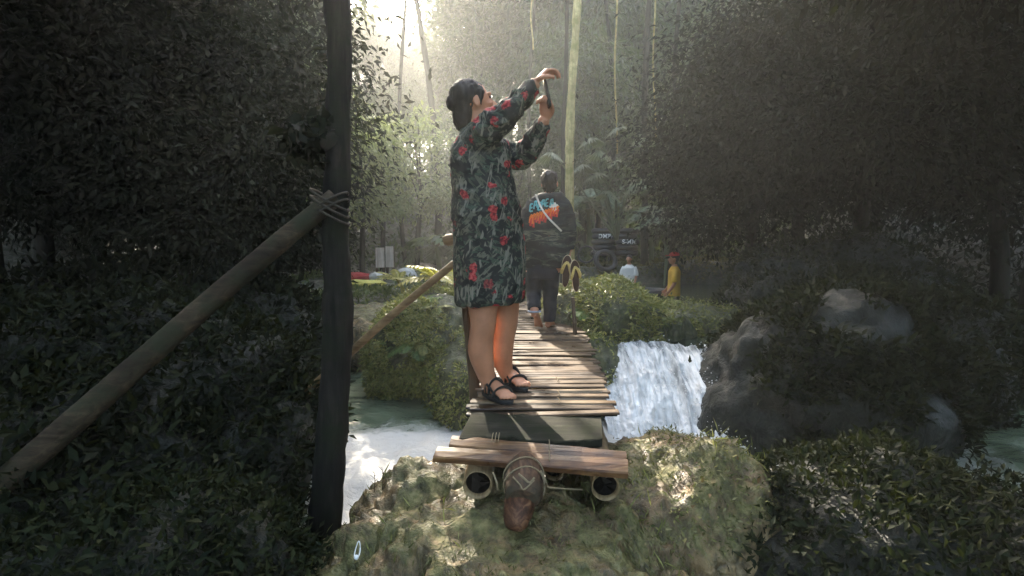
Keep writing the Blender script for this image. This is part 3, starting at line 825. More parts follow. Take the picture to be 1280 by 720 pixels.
# ---- woman with the phone
wroot = empty('person', (-.05, 2.66, 0), 'woman in a black floral dress photographing with raised phone', 'person')
b = MB()
ins = lambda rows, e: [(py, l + e, r - e, d, hd - e / 240) for py, l, r, d, hd in rows]
TORSO = [(379, 572, 652, 2.62, .155), (373, 569, 655, 2.62, .165), (355, 568, 656, 2.62, .165), (330, 566.5, 657, 2.62, .16), (300, 568, 655, 2.62, .15), (275, 569, 650, 2.61, .14), (250, 568, 644, 2.60, .135),
         (225, 565, 640, 2.60, .13), (205, 563, 638, 2.59, .125), (190, 565, 636, 2.59, .12), (178, 570, 632, 2.59, .10), (168, 577, 623, 2.59, .08), (160, 585, 614, 2.595, .06)]
b.rings(ringsof(ins(TORSO[2:], 6), 0))
b.tube([P(598, 172, 2.595), P(596, 150, 2.60), P(594, 138, 2.60)], [.055, .047, .05], 16, 8)
b.tube([P(603, 330, 2.58), P(603, 372, 2.57), P(604, 402, 2.565), P(602, 420, 2.575), P(601, 440, 2.59), P(607, 466, 2.60), P(612.5, 484, 2.605), P(613, 496, 2.61)], [.10, .083, .069, .065, .068, .050, .036, .035], 20, 24)
b.tube([P(630, 330, 2.70), P(631, 370, 2.70), P(632, 400, 2.70), P(629, 420, 2.72), P(626.5, 440, 2.745), P(630, 458, 2.78), P(634, 472, 2.81), P(634, 483, 2.82)], [.10, .083, .069, .065, .067, .050, .037, .035], 20, 24)
FN = add_foot(b, (-.155, 2.655), (-.005, 2.455), .026, s=1.0, outer=1)
FF = add_foot(b, (-.062, 2.885), (.075, 2.675), .026, s=1.0, outer=1)
hc = P(592, 130, 2.60); hax = frame((.93, .30, .22), (-.2, 0, 1)); add_head(b, hc, hax, 1.0)
b.tube([P(655, 118, 2.405), P(664, 109, 2.41), P(670, 103, 2.415)], [.034, .030, .027], 14, 8)
b.tube([P(668, 172, 2.58), P(677, 156, 2.535), P(681, 148, 2.52)], [.034, .030, .027], 14, 8)
add_hand(b, P(669, 104, 2.415), (.62, .05, .62), (.55, .12, -.72), -1, .82, .92, .9)
add_hand(b, P(681.5, 149, 2.52), (.05, -.12, 1), (-.55, -.8, .1), 1, 1.15, .92, .7)
body = b.build('body', M['skin'], wroot); remesh(body, .0042, 5)
face_bits(wroot, hc, hax)
hb = MB()
Hh = lambda f, r, u: hc + f * hax[0] + r * hax[1] + u * hax[2]
hb.ell(Hh(-.022, 0, .040), (.096, .083, .086), hax, 22, 16); hb.ell(Hh(-.058, 0, -.012), (.052, .068, .078), hax, 18, 12)
hb.tube([Hh(-.06, 0, -.03), Hh(-.075, 0, -.08), Hh(-.07, .0, -.125)], [.055, .05, .028], 16, 10)
hb.ell(Hh(-.105, 0, .02), (.036, .04, .038), hax, 16, 10)
for q in (-1, 1): hb.tube([Hh(.03, q * .070, .045), Hh(.022, q * .077, .01), Hh(.012, q * .076, -.03)], [.016, .012, .004], 8, 8)
hair = hb.build('hair', M['hair'], wroot); remesh(hair, .006, 3)
V = verts(hair); n = norms(hair); setverts(hair, V + n * (fbm(V * np.array([95, 95, 18]), 3)[:, None] * .0045))
d = MB(); d.rings(ringsof(TORSO, 0))
d.tube([P(592, 184, 2.56), P(600, 174, 2.50), P(612, 160, 2.45), P(634, 142, 2.41), P(655, 120, 2.405), P(667, 107, 2.413)], [.074, .074, .068, .059, .048, .039], 18, 22)
d.tube([P(612, 188, 2.64), P(630, 194, 2.67), P(647, 199, 2.66), P(659, 190, 2.63), P(669, 172, 2.58), P(679, 153, 2.53)], [.076, .066, .058, .056, .047, .039], 18, 22)
d.tube([P(597, 166, 2.595), P(596.5, 157, 2.60)], [.062, .054], 18, 4)
dress = d.build('dress', M['dress'], wroot); remesh(dress, .0075, 5)
V = verts(dress); n = norms(dress); W = V + origin(wroot); ang = np.arctan2(W[:, 1] - 2.62, W[:, 0] + .10)
low = sstep(.98, .45, W[:, 2]); fold = np.sin(ang * 15 + 2.5 * fbm(W * np.array([3, 3, 1.2]), 2)) * .012 * low * (.6 + fbm(W * np.array([4, 4, .5]), 2)) + fbm(W * np.array([16, 16, 4]), 3) * .007
arm = sstep(1.05, 1.3, W[:, 2]); waist = np.exp(-((W[:, 2] - .98) / .14) ** 2); fold = fold + fbm(W * np.array([5, 5, 17]) + np.stack([0 * ang, 0 * ang, ang * 1.2], 1), 3, .5, True) * .011 * waist
fold = fold + fbm(W * np.array([13, 13, 20]), 3, .5, True) * .009 * arm + fbm(W * 9, 2) * .006 * sstep(.8, 1.0, W[:, 2])
V = V + n * fold[:, None]; hem = sstep(.80, .52, W[:, 2]); V[:, 2] += hem * (W[:, 0] + .10) * .06; setverts(dress, V)


def sandal(info, name, root, outer):
    f, side, u, h, L = info; o = np.array([0, 0, -.001])
    m = MB(); a = np.linspace(0, 2 * np.pi, 30, endpoint=False); rs = []
    x = np.cos(a); y = np.sin(a); wid = np.where(x < 0, .036 + .006 * (1 + x), .042 + .008 * x - .004)
    for zz_, k in ((-.024, .96), (-.020, 1.0), (-.004, 1.0), (.001, .97)):
        rs.append(h + o + f * (L * .5 + x * L * .535 * k)[:, None] + side * (y * wid * 1.05 * k)[:, None] + u * zz_)
    m.rings(rs); s = m.build(name, M['sole'], root)

    def strap(q0, w0, hh, q1=None, wd=.011, dz=0):
        q1 = q0 if q1 is None else q1; t = np.linspace(0, np.pi, 14); pts = []
        for tt in t:
            qq = q0 + (q1 - q0) * (tt / np.pi); pts.append(h + f * L * qq - side * math.cos(tt) * w0 + u * (math.sin(tt) ** .7 * hh + .004 + dz))
        st = MB(); st.tube(pts, wd, 10, None, .3, u + f * .01); st.build('strap', M['strap'], s)
    strap(.74, .049, .048, .66); strap(.50, .042, .081, .44, .010); strap(.20, .040, .108, .30, .012)
    bk = MB(); bk.tube([h + f * L * .22 - side * .037 + u * .06, h - f * .012 - side * .02 + u * .068, h - f * .02 + u * .07, h - f * .012 + side * .02 + u * .068, h + f * L * .22 + side * .037 + u * .06], .011, 10, 16, .3, side)
    bk.build('strap', M['strap'], s)
    for q in (-1, 1):
        c = MB(); c.tube([h + f * L * .68 + side * q * .044 + u * .012, h + f * L * .46 + side * q * .040 + u * .045, h + f * L * .22 + side * q * .036 + u * .06], .009, 8, 10, .35, side); c.build('strap', M['strap'], s)


sandal(FN, 'sandal', wroot, 1); sandal(FF, 'sandal', wroot, 1)
# phone held between both hands
pc = P(683, 115, 2.47); pax = frame((.97, .12, .22), (-.25, 0, 1))
ph = empty('phone', pc, 'dark phone held upright between the raised hands of the woman', 'phone')
m = MB(); cr = []
for x, s in ((-.0042, .94), (-.0032, 1), (.0032, 1), (.0042, .94)):
    a = np.linspace(0, 2 * np.pi, 24, endpoint=False); yy = np.sign(np.cos(a)) * np.abs(np.cos(a)) ** .3 * .036 * s; zz2 = np.sign(np.sin(a)) * np.abs(np.sin(a)) ** .3 * .075 * s
    cr.append(pc + x * pax[0] + yy[:, None] * pax[1] + zz2[:, None] * pax[2])
m.rings(cr); m.build('case', M['phone'], ph)
m = MB(); m.box(pc - pax[0] * .0046, (.0004, .032, .068), pax); m.build('screen', M['screen'], ph)
m = MB(); m.ell(pc + pax[0] * .0045 + pax[1] * .02 + pax[2] * .055, (.0015, .007, .007), pax); m.build('lens', M['screen'], ph)

# ---- barefoot boy walking away
BD = 4.65
broot = empty('person', (.34, BD, 0), 'barefoot boy in a dark camouflage hoodie walking away along the bridge', 'person')
b = MB()
BT = [(334, 657.5, 711, BD, .115), (326, 657, 712, BD, .12), (305, 657, 712, BD, .115), (280, 658, 711, BD, .11), (262, 657, 713, BD, .105), (253, 660, 711, BD, .095), (247, 667, 706, BD, .08), (243, 676, 699, BD, .06)]
b.rings(ringsof([(345, 660, 696, BD, .10)] + ins(BT[1:], 2.5), 0))
b.tube([P(687, 250, BD), P(687, 240, BD), P(687, 234, BD + .01)], [.055, .047, .05], 14, 6)
bh = P(687, 229.5, BD + .02); bax = frame((.12, .97, .02)); add_head(b, bh, bax, .93)
kneeR = P(687.5, 367, BD + .03); ankR = P(686, 398, BD + .02)
b.tube([P(686, 338, BD), kneeR, P(686.5, 384, BD + .02), ankR, P(686, 406, BD + .02)], [.085, .055, .05, .034, .034], 16, 18)
kneeL = P(667, 367, BD + .0); ankL = P(668, 391, BD - .16)
b.tube([P(668, 338, BD), kneeL, P(667.5, 381, BD - .09), ankL, P(668, 396, BD - .17)], [.085, .055, .05, .034, .03], 16, 18)
add_foot(b, (.335, BD - .01), (.40, BD + .20), .008, s=.92, outer=1)
add_foot(b, (0, 0), (.255, BD + .0), .010, lift=P(669, 397, BD - .17), s=.95, outer=-1)
add_hand(b, P(712.5, 313, BD - .02), (-.08, -.02, -1), (-.9, .2, 0), 1, .9, .85)
add_hand(b, P(657, 313, BD), (.05, .05, -1), (.9, .2, 0), -1, .5, .85)
for q in ((712, 290), (657, 290)): b.tube([P(q[0], q[1], BD), P(q[0] + (.5 if q[0] > 700 else 0), 314, BD - .01)], [.033, .024], 12, 6)
body = b.build('body', M['skin_brown'], broot); remesh(body, .0055, 4); face_bits(broot, bh, bax, .93)
hb = MB(); hb.ell(bh - bax[0] * .022 + bax[2] * .038, (.092, .080, .082), bax, 20, 12); hb.ell(bh - bax[0] * .045 - bax[2] * .02, (.055, .066, .075), bax, 16, 10)
hb.ell(bh + bax[0] * .05 + bax[2] * .08, (.04, .05, .025), bax)
hair = hb.build('hair', M['hair'], broot); remesh(hair, .007, 2); V = verts(hair); n = norms(hair); setverts(hair, V + n * (fbm(V * np.array([60, 60, 22]), 3)[:, None] * .009))
d = MB(); d.rings(ringsof(BT, 0))
d.tube([P(704, 254, BD), P(710, 266, BD), P(714, 286, BD), P(713, 312, BD - .01)], [.058, .056, .05, .04], 16, 14)
d.tube([P(667, 254, BD), P(660, 266, BD), P(655.5, 286, BD), P(657, 312, BD)], [.058, .056, .05, .04], 16, 14)
d.tube([P(675, 244, BD + .02), P(678, 246, BD - .04), P(687, 248, BD - .085), P(697, 246, BD - .04), P(700, 244, BD + .02)], [.03, .038, .046, .038, .03], 12, 14)
hood = d.build('hoodie', M['camo'], broot); remesh(hood, .009, 4); V = verts(hood); n = norms(hood); W = V + origin(broot)
setverts(hood, V + n * ((fbm(W * np.array([9, 9, 20]), 3, .5, True) * .008 + fbm(W * 7, 2) * .008)[:, None]))
d = MB(); d.rings(ringsof([(348, 658, 698, BD, .11), (340, 657, 699, BD, .115), (328, 659, 700, BD, .11)], 0))
d.tube([P(687, 338, BD), P(688, 355, BD + .01), kneeR, P(687, 383, BD + .02), P(686.5, 401, BD + .02)], [.082, .076, .068, .062, .058], 16, 14)
d.tube([P(668, 338, BD), P(667, 355, BD + .01), kneeL, P(667.5, 380, BD - .08), P(668, 387, BD - .12)], [.082, .076, .069, .062, .058], 16, 14)
tr = d.build('trousers', M['jean'], broot); remesh(tr, .009, 3); V = verts(tr); n = norms(tr); W = V + origin(broot)
setverts(tr, V + n * ((fbm(W * np.array([10, 10, 14]), 3, .5, True) * .006)[:, None]))
m = MB(); m.torus(P(668, 389, BD - .135), .054, .010, frame((0, 1, .0), (0, .35, 1))[[1, 0, 2]], 20, 8); m.build('trouser_cuff', M['cuff'], tr)


# printed design on the back of the hoodie, laid on its surface
def onback(px, py, e=.004):
    from mathutils.bvhtree import BVHTree
    global _bvh
    if '_bvh' not in globals():
        me = hood.data; off = origin(broot); _bvh = BVHTree.FromPolygons([tuple(np.array(v.co) + off) for v in me.vertices], [tuple(p.vertices) for p in me.polygons])
    r = unit(ray(px, py)); h = _bvh.ray_cast(Vector(EYE), Vector(r))
    p = np.array(h[0]) if h[0] is not None else P(px, py, BD - .1)
    return p - r * e


def stroke(mb, pts, w): mb.tube([onback(*q) for q in pts], w, 6, max(4, len(pts) * 3), .4, (0, 1, 0))


tl = MB()
for x in range(6):
    x0 = 662.5 + x * 5.0 + RNG.normal() * .5; y0 = 265 - x * 1.5 + RNG.normal() * .9
    stroke(tl, [(x0, y0), (x0 + .6, y0 - 5), (x0 + 1.5, y0 - 9), (x0 + 4, y0 - 9.6)], .0075); stroke(tl, [(x0 + .6, y0 - 4.2), (x0 + 3.4, y0 - 5.2)], .0065)
    if x % 2: stroke(tl, [(x0 + 4, y0 - 1.6), (x0 + 3.2, y0 - 9)], .006)
    else: stroke(tl, [(x0 + .4, y0), (x0 + 3.8, y0 - .9)], .0065)
tl.build('print_lettering', M['teal'], hood)
cm = MB()
for x, y0 in ((689, 258), (692.5, 256), (695, 258), (690, 262), (694, 262), (691.5, 259.5)): stroke(cm, [(x - 1.4, y0 + 1.6), (x + .5, y0 - 1.6), (x + 2, y0)], .012)
cm.build('print_emblem', M['cream'], hood)
og = MB(); rd = MB()
for x in range(10):
    x0 = 662.5 + x * 3.6; y0 = 277 - x * 1.25; j = [3, 6, 1, 4, 2, 5, 2, 4, 1, 3][x]
    stroke(og, [(x0, y0 + j * .7), (x0 + 1, y0 - 5), (x0 + 3, y0 - 8.5)], .0125)
    stroke(rd, [(x0 + .6, y0 + j + 2.5), (x0 + 1.9, y0 - 1.5), (x0 + 3.4, y0 - 4)], .011)
og.build('print_flames', M['orange'], hood); rd.build('print_flames', M['crimson'], hood)
sp = MB(); sp.tube([onback(669.5, 243, .008), onback(673.5, 253, .008), onback(678, 262, .009), onback(686, 273, .009), onback(694, 281, .009), onback(702, 289, .008)], .0085, 8, 18, .35, (0, 1, 0)); sp.build('bag_strap', M['cream'], hood)


# flip-flops carried in the boy's right hand
def flipflop(px, py, d, yaw, roll, label):
    c = P(px, py, d); ax = Matrix.Rotation(yaw, 3, 'Z') @ Matrix.Rotation(R(14), 3, 'X') @ Matrix.Rotation(roll, 3, 'Y'); A = np.array(ax)
    T = lambda X: c + np.asarray(X) @ A.T
    root = empty('flip_flop', c, label, 'flip-flop', 'brown flip-flops carried by the boy')
    a = np.linspace(0, 2 * np.pi, 36, endpoint=False); z = np.cos(a) * .155; t = (z + .155) / .31; wd = np.sin(a) * (.040 + .016 * np.clip(t * 1.6 - .35, 0, 1) - .010 * np.exp(-((t - .42) / .16) ** 2))

    def lay(y, k): return T(np.stack([wd * k, np.full(36, y), z * (1 - (1 - k) * .3)], 1))
    m = MB(); m.rings([lay(-.009, .86), lay(-.0085, .92), lay(.008, .92), lay(.009, .86)]); s = m.build('sole', M['flipsole'], root)
    m = MB(); m.rings([lay(-.007, .9), lay(-.007, 1.0), lay(.007, 1.0), lay(.007, .9)], closed=True); m.build('rim', M['flipedge'], s)
    st = MB()
    for q in (-1, 1): st.tube([T([0, -.012, .095]), T([q * .018, -.026, .070]), T([q * .036, -.028, .02]), T([q * .041, -.006, -.025])], [.009, .013, .015, .011], 10, 14, .4, A @ np.array([0, 1, 0]))
    st.build('strap', M['flipstrap'], root)


flipflop(708, 339, 4.50, R(-12), R(6), 'left one of the brown flip-flops in the hand of the boy')
flipflop(719, 345, 4.47, R(14), R(-10), 'right one of the brown flip-flops in the hand of the boy')


# small figures wading upstream
def wader(base, s, yaw, shirt, lower, label, cap=None, skin='skin_brown'):
    base = np.asarray(base, float); root = empty('person', base, label, 'person'); c, si = math.cos(yaw), math.sin(yaw)
    T = lambda x, y, z: base + s * np.array([x * c - y * si, x * si + y * c, z])
    b = MB()
    def ring(z, w, d, y=0, k=18):
        a = np.linspace(0, 2 * np.pi, k, endpoint=False); return np.array([T(math.cos(t) * w, y + math.sin(t) * d, z) for t in a])
    b.rings([ring(.88, .13, .1), ring(1.0, .13, .095), ring(1.2, .15, .10), ring(1.38, .16, .095), ring(1.45, .09, .07), ring(1.52, .05, .05)])
    for q in (-1, 1):
        b.tube([T(q * .08, 0, .92), T(q * .09, .02, .48), T(q * .09, -.02, .08), T(q * .09, .02, .03), T(q * .1, .12, .02)], np.array([.085, .058, .038, .036, .024]) * s, 12, 14)
        b.tube([T(q * .15, 0, 1.40), T(q * .21, .02, 1.15), T(q * .20, .14, .95)], np.array([.05, .04, .03]) * s, 10, 10)
        add_hand(b, T(q * .20, .14, .95), T(q * .2, .2, .86) - T(q * .20, .14, .95), T(0, .1, .9) - T(q * .2, .1, .9), q, .5, .95 * s)
    ax = np.stack([T(0, 1, 0) - base, T(1, 0, 0) - base, np.array([0, 0, s])]) / s; hcc = T(0, .02, 1.63)
    add_head(b, hcc, ax, s); body = b.build('body', M[skin], root); remesh(body, .009, 2); face_bits(root, hcc, ax, s)
    h = MB(); h.ell(hcc + (-.02 * ax[0] + .045 * ax[2]) * s, np.array((.098, .084, .085)) * s, ax); h.ell(hcc + (-.06 * ax[0]) * s, np.array((.045, .07, .07)) * s, ax); o = h.build('hair', M['hair'], root); remesh(o, .01, 1)
    if cap:
        h = MB(); h.ell(hcc + (-.01 * ax[0] + .085 * ax[2]) * s, np.array((.104, .09, .06)) * s, ax); h.tube([hcc + (.06 * ax[0] + .075 * ax[2]) * s, hcc + (.17 * ax[0] + .065 * ax[2]) * s], np.array([.075, .06]) * s, 14, 4, .12, ax[2]); h.build('cap', M[cap], root)
    d = MB(); d.rings([ring(.86, .165, .13), ring(.95, .165, .13), ring(1.2, .175, .125), ring(1.38, .185, .12), ring(1.455, .10, .08), ring(1.48, .075, .065)])
    for q in (-1, 1): d.tube([T(q * .14, 0, 1.40), T(q * .20, .015, 1.27), T(q * .215, .02, 1.16)], np.array([.068, .066, .066]) * s, 12, 8)
    o = d.build('shirt', M[shirt], root); remesh(o, .011, 2)
    d = MB(); d.rings([ring(.78, .15, .12), ring(.9, .15, .12), ring(.97, .145, .115)])
    for q in (-1, 1): d.tube([T(q * .08, 0, .85), T(q * .09, .02, .5)], np.array([.09, .085]) * s, 14, 5)
    o = d.build('shorts', M[lower], root); remesh(o, .011, 2)


wp = P(786, 357, 10.8); wader((wp[0], 10.8, wp[2] - .66), .76, R(150), 'shirt_white', 'shorts', 'child in a white shirt wading past the stacked inner tubes')
yp = P(842, 372, 8.2); wader((yp[0], 8.2, yp[2] - .66), .80, R(80), 'shirt_yellow', 'shorts', 'child in a yellow shirt and red cap wading in the pool', 'redcloth')

# ------------------------------------------------------------------ inner tubes on the far shore
def tyre(c, Rm, r, ax, label, group, thin=False, letters=None):
    root = empty('inner_tube', c, label, 'inner tube', group); m = MB(); m.torus(c, Rm, r, ax, 36, 12); m.build('rubber_ring', M['rubber'], root)
    v = MB(); A = np.asarray(ax); v.tube([np.asarray(c) + A[0] * (Rm - r * .9), np.asarray(c) + A[0] * (Rm - r * 1.7)], [.009, .006], 8); v.build('valve', M['rope'], root)
    if letters:
        cu = bpy.data.curves.new('lettering', 'FONT'); cu.body = letters; cu.size = .15; cu.extrude = .004; cu.align_x = 'CENTER'; cu.align_y = 'CENTER'; cu.offset = .003
        t = bpy.data.objects.new('t', cu); COL.objects.link(t); bpy.context.view_layer.update(); me = bpy.data.meshes.new_from_object(t.evaluated_get(bpy.context.evaluated_depsgraph_get()))
        bpy.data.objects.remove(t); me.materials.clear(); me.materials.append(M['white']); o = bpy.data.objects.new('lettering', me); COL.objects.link(o); o.parent = root
        th = np.empty(len(me.vertices) * 3, np.float32); me.vertices.foreach_get('co', th); th = th.reshape(-1, 3); a_ = th[:, 0] / (Rm + r) - math.pi / 2
        rad = np.sqrt(np.maximum((r + .006) ** 2 - np.clip(th[:, 1], -r, r) ** 2, 0)) + Rm + th[:, 2]
        nv = np.stack([np.cos(a_) * rad, np.sin(a_) * rad, th[:, 1]], 1); me.vertices.foreach_set('co', nv.astype(np.float32).ravel()); me.update()
    return root


UPAX = np.eye(3)
facing = lambda yaw, lean: np.array(Matrix.Rotation(yaw, 3, 'Z') @ Matrix.Rotation(R(90) - lean, 3, 'X')).T
gp = 'black inner tubes kept on the far shore'
tyre(P(733, 318, 12.0), .20, .024, facing(R(-20), R(15)), 'thin inner tube leaning beside the tall pale trunk', gp)
tyre(P(757, 326, 11.6), .235, .058, facing(R(12), R(22)), 'thick inner tube leaning against the stack', gp)
names = ['bottom', 'second from bottom', 'third from bottom', 'fourth from bottom', 'top']
for s, (px, n, lab, lt) in enumerate(((754, 5, 'left', {3: 'DMPV'}), (782, 5, 'right', {2: 'S-MMI'}))):
    c = P(px, 316, 12.4)
    for k in range(n):
        z = c[2] + k * .135
        tyre((c[0] + RNG.normal() * .02, c[1] + RNG.normal() * .03, z), .235, .066, UPAX,
             f"{names[k]} tube of the {lab} stack of inner tubes", gp, letters=lt.get(k))
tyre((P(812, 363, 8.8)[0], 8.8, -.10), .30, .075, UPAX, 'inner tube floating beside the child in yellow', gp)
# ------------------------------------------------------------------ clutter on the left flat
def panel(name, px, py, d, w_, h_, yaw, mat, label, cat):
    c = P(px, py, d); ax = np.array(Matrix.Rotation(yaw, 3, 'Z')); m = MB()
    m.box(c, (w_ / 2, .012, h_ / 2), ax.T); root = empty(name, (c[0], c[1], c[2] - h_ / 2), label, cat); m.build('board', mat, root, smooth=False)
    m = MB()
    for q in (-.42, .42): m.box(c + ax @ np.array([q * w_, .035, -.12]), (.02, .02, h_ / 2 + .12), ax.T)
    m.build('stake', M['post'], root, smooth=False)


panel('board', 475, 322, 9.0, .15, .36, R(8), M['board'], 'pale upright board on the left flat, left of the pair', 'board')
panel('board', 487, 321, 9.05, .14, .38, R(-6), M['board'], 'pale upright board on the left flat, right of the pair', 'board')


def lump(name, c, r, mat, label, cat, seed):
    bm = bmesh.new(); bmesh.ops.create_icosphere(bm, subdivisions=4, radius=1); V = np.array([v.co[:] for v in bm.verts]); Fc = np.array([[v.index for v in f.verts] for f in bm.faces]); bm.free()
    W = V * (1 + fbm(V * 2.2 + seed, 4, .55, True)[:, None] * .16); tag(build(name, np.asarray(c) + W * np.array(r), Fc, mat, loc=(c[0], c[1], c[2] - r[2])), label, cat)


lump('sack', P(508, 344, 9.2), (.17, .13, .12), M['sack'], 'small grey sack lying on the left flat', 'sack', 1)
lump('sack', P(470, 346, 8.6), (.10, .1, .07), M['sack'], 'crumpled pale sack below the upright boards', 'sack', 2)
lump('cloth', P(443, 346, 8.8), (.28, .16, .07), M['redcloth'], 'red cloth lying left of the upright boards', 'cloth', 3)
lump('tarpaulin', P(452, 354, 8.0), (.34, .25, .05), M['sheet'], 'yellow sheet spread on the left flat', 'tarpaulin', 4)
for px, py, d, sd in ((478, 612, 2.02, 1), (468, 615, 2.05, 2)):
    c = P(px, py, d); m = MB(); m.tube([c, c + np.array([.004, 0, .05]), c + np.array([.0, 0, .10])], [.002, .0016, .001], 5, 6)
    for k in range(6): m.tube([c + np.array([.003, 0, .02 + k * .013]), c + np.array([(-1) ** k * .016, .004, .035 + k * .013])], [.0012, .0007], 4)
    tag(m.build('twig', M['post'], loc=tuple(c)), ['taller', 'shorter'][sd - 1] + ' dry sprig standing on the front rock against the foam', 'twig')
tyre_c = P(447, 688, 1.55)
m = MB(); a = np.linspace(0, 2 * np.pi, 26); m.tube(np.stack([tyre_c[0] + np.cos(a) * (.009 - .003 * np.sin(a)), tyre_c[1] + np.sin(a) * .012, tyre_c[2] + .002 + np.sin(a) * .022 + np.cos(a) * .007], 1), np.linspace(.0012, .0022, 26), 6); m.ell(tyre_c + np.array([-.001, -.012, -.016]), (.008, .005, .009))
tag(m.build('plastic_loop', M['white'], loc=tuple(tyre_c)), 'small white plastic loop lying on the front rock', 'litter')


# ------------------------------------------------------------------ plants
def frond(mb_list, base, d, L, n, lw, droop, up=(0, 0, 1), wide=.4):
    """Feather frond: spine plus paired leaflets."""
    d = unit(d); pts = [np.asarray(base, float)]; v = d.copy(); st = L / 10
    for i in range(10): v = unit(v + np.array([0, 0, -droop / 10])); pts.append(pts[-1] + v * st)
    pts = np.array(pts); t = np.linspace(.12, 1, n); idx = t * 10; i0 = np.minimum(idx.astype(int), 9); u = (idx - i0)[:, None]; p = pts[i0] * (1 - u) + pts[i0 + 1] * u; T = unit(pts[i0 + 1] - pts[i0])
    S = unit(np.cross(T, np.array(up))); ll = L * wide * np.sin(np.pi * (.12 + .83 * t)) ** .7
    Ps = np.vstack([p, p]); D = np.vstack([S + T * .7 - np.array([0, 0, .25]), -S + T * .7 - np.array([0, 0, .25])]); N = np.vstack([np.cross(S, T)] * 2)
    mb_list.append((Ps, D, N, np.concatenate([ll, ll]), np.full(2 * n, lw))); return pts


def plant(name, c, nf, L, mat, label, cat, group=None, lw=.012, droop=1.2, n=22, wide=.35, up0=.9):
    root = empty(name, c, label, cat, group); lst = []; stems = MB(); gz_ = float(ground_h(np.array([c[0]]), np.array([c[1]]))[0])
    if name != 'fern' and c[2] > gz_ + .1: stems.tube([[c[0] + .05, c[1] + .05, gz_ - .2], [c[0] + .06, c[1], (gz_ + c[2]) / 2], c], [lw * .35 + .02, lw * .3 + .016, lw * .2 + .01], 8, 10)
    for k in range(nf):
        a = 2 * math.pi * (k + RNG.random() * .6) / nf; pts = frond(lst, np.asarray(c), (math.cos(a), math.sin(a), up0 + RNG.normal() * .25), L * RNG.uniform(.7, 1.15), n, lw, droop, wide=wide)
        stems.tube(pts, np.linspace(lw * .22, lw * .08, len(pts)), 5)
    A = [np.concatenate([x[i] for x in lst]) for i in range(5)]; V, Fc = leaves(*A); build('fronds', V, Fc, mat, root); stems.build('stem', mat, root)
    return root


gf = 'ferns growing on the mossy rocks'
for px, py, d, L in ((520, 432, 4.5, .30), (552, 452, 4.4, .24), (488, 428, 4.7, .22), (535, 388, 5.0, .28), (760, 415, 4.7, .2), (735, 392, 4.8, .22)):
    plant('fern', P(px, py, d), 9, L, M['leaf_fern'], None, 'fern', gf, .02, 1.5, 16)
for k in range(22):
    src = (bankL, bankL, bankR, bankL2, bankR3)[k % 5]; V = verts(src) + origin(src); n_ = norms(src); ok = np.where((n_[:, 2] > .1) & (V[:, 1] < src.location[1] + .3))[0]; j = ok[RNG.integers(len(ok))]
    plant('fern', V[j] - n_[j] * .02, int(RNG.integers(5, 9)), RNG.uniform(.10, .20), M['leaf_fern'] if k % 3 == 0 else M['leaf_bank'], 'small fern growing out of a mossy rock', 'fern', gf, RNG.uniform(.014, .024), 1.6, 14)
_fl = ['bright fern low on the leafy left rock', 'fern on the left rock nearest the bare legs', 'fern at the left edge of the leafy left rock', 'fern on top of the leafy left rock', 'fern on the right rock above the waterfall', 'fern on the right rock beside the bridge']
for o_, l_ in zip([o for o in COL.objects if o.get('category') == 'fern'], _fl): o_['label'] = l_
for px, py, d, L, lab in ((548, 350, 5.3, .4, 'yellow leafed plant behind the handrail post'), (498, 352, 6.8, .35, 'yellow leafed plant on the left flat')):
    plant('shrub', P(px, py, d), 10, L, M['leaf_yellow'], lab, 'shrub', None, .05, 1.0, 9, .3)


def fanleaf(root, c, d, L, n=22, sag=.8):
    d = unit(d); s = unit(np.cross(d, [0, 0, 1.0])); u = np.cross(s, d); A = []
    for k in range(n):
        a = (k / (n - 1) - .5) * 4.6; dd = d * math.cos(a) + s * math.sin(a); A.append(dd - np.array([0, 0, sag * (.5 + .5 * abs(math.sin(a)))]))
    D = unit(np.array(A)); Pn = np.repeat(np.asarray(c)[None], n, 0); V, Fc = leaves(Pn, D, np.repeat(u[None], n, 0), np.full(n, L) * RNG.uniform(.85, 1.05, n), np.full(n, L * .13)); build('fan_leaf', V, Fc, M['palm'], root)


fp = P(771, 300, 9.5); proot = empty('fan_palm', (fp[0], 9.5, fp[2] - .4), 'fan palm with drooping round leaves behind the inner tubes', 'palm'); stm = MB()
for px, py, dx, dy in ((738, 172, .3, -.6), (745, 215, .5, -.7), (728, 205, .2, -.8), (690, 190, -.4, -.6), (773, 158, .2, -.6), (772, 200, -.1, -.8), (800, 172, .7, -.4), (750, 188, -.7, -.3), (792, 232, .5, -.6), (760, 238, -.4, -.5)):
    c = P(px, py, 9.3); stm.tube([fp, (fp + c) / 2 + np.array([0, .15, .1]), c + np.array([0, .1, .02]), c], [.03, .02, .012, .008], 6, 12)
    fanleaf(proot, c, (dx, dy, .1), .36, 24, .7)
stm.build('stem', M['palm'], proot)
for px, py, d, nf, L, lab in ((740, 235, 12.9, 9, 1.3, 'feathery palm right behind the pale trunk'), (806, 262, 13.0, 9, 1.4, 'feathery palm with hanging leaves behind the wading child'), (560, 300, 12.0, 9, 1.3, 'feathery palm in the haze behind the woman'), (835, 250, 11.5, 8, 1.3, 'feathery palm at the right edge of the far shore')):
    plant('feather_palm', P(px, py + 20, d), nf, L, M['palm'], lab, 'palm', None, .035, 2.2, 26, .28, 1.3)

# tall pale trunk, thinner trunk and lianas
def trunk(name, pts, rad, mat, label, cat, k=12):
    root = empty(name, pts[0], label, cat); m = MB(); m.tube(pts, rad, 28, 160); o = m.build('trunk', mat, root); V = verts(o); n = norms(o); setverts(o, V + n * (fbm(V * np.array([28, 28, 5]), 4, .55, True) * .10 * float(np.mean(rad)) + fbm(V * 3, 2) * .14 * float(np.mean(rad)))[:, None]); return root


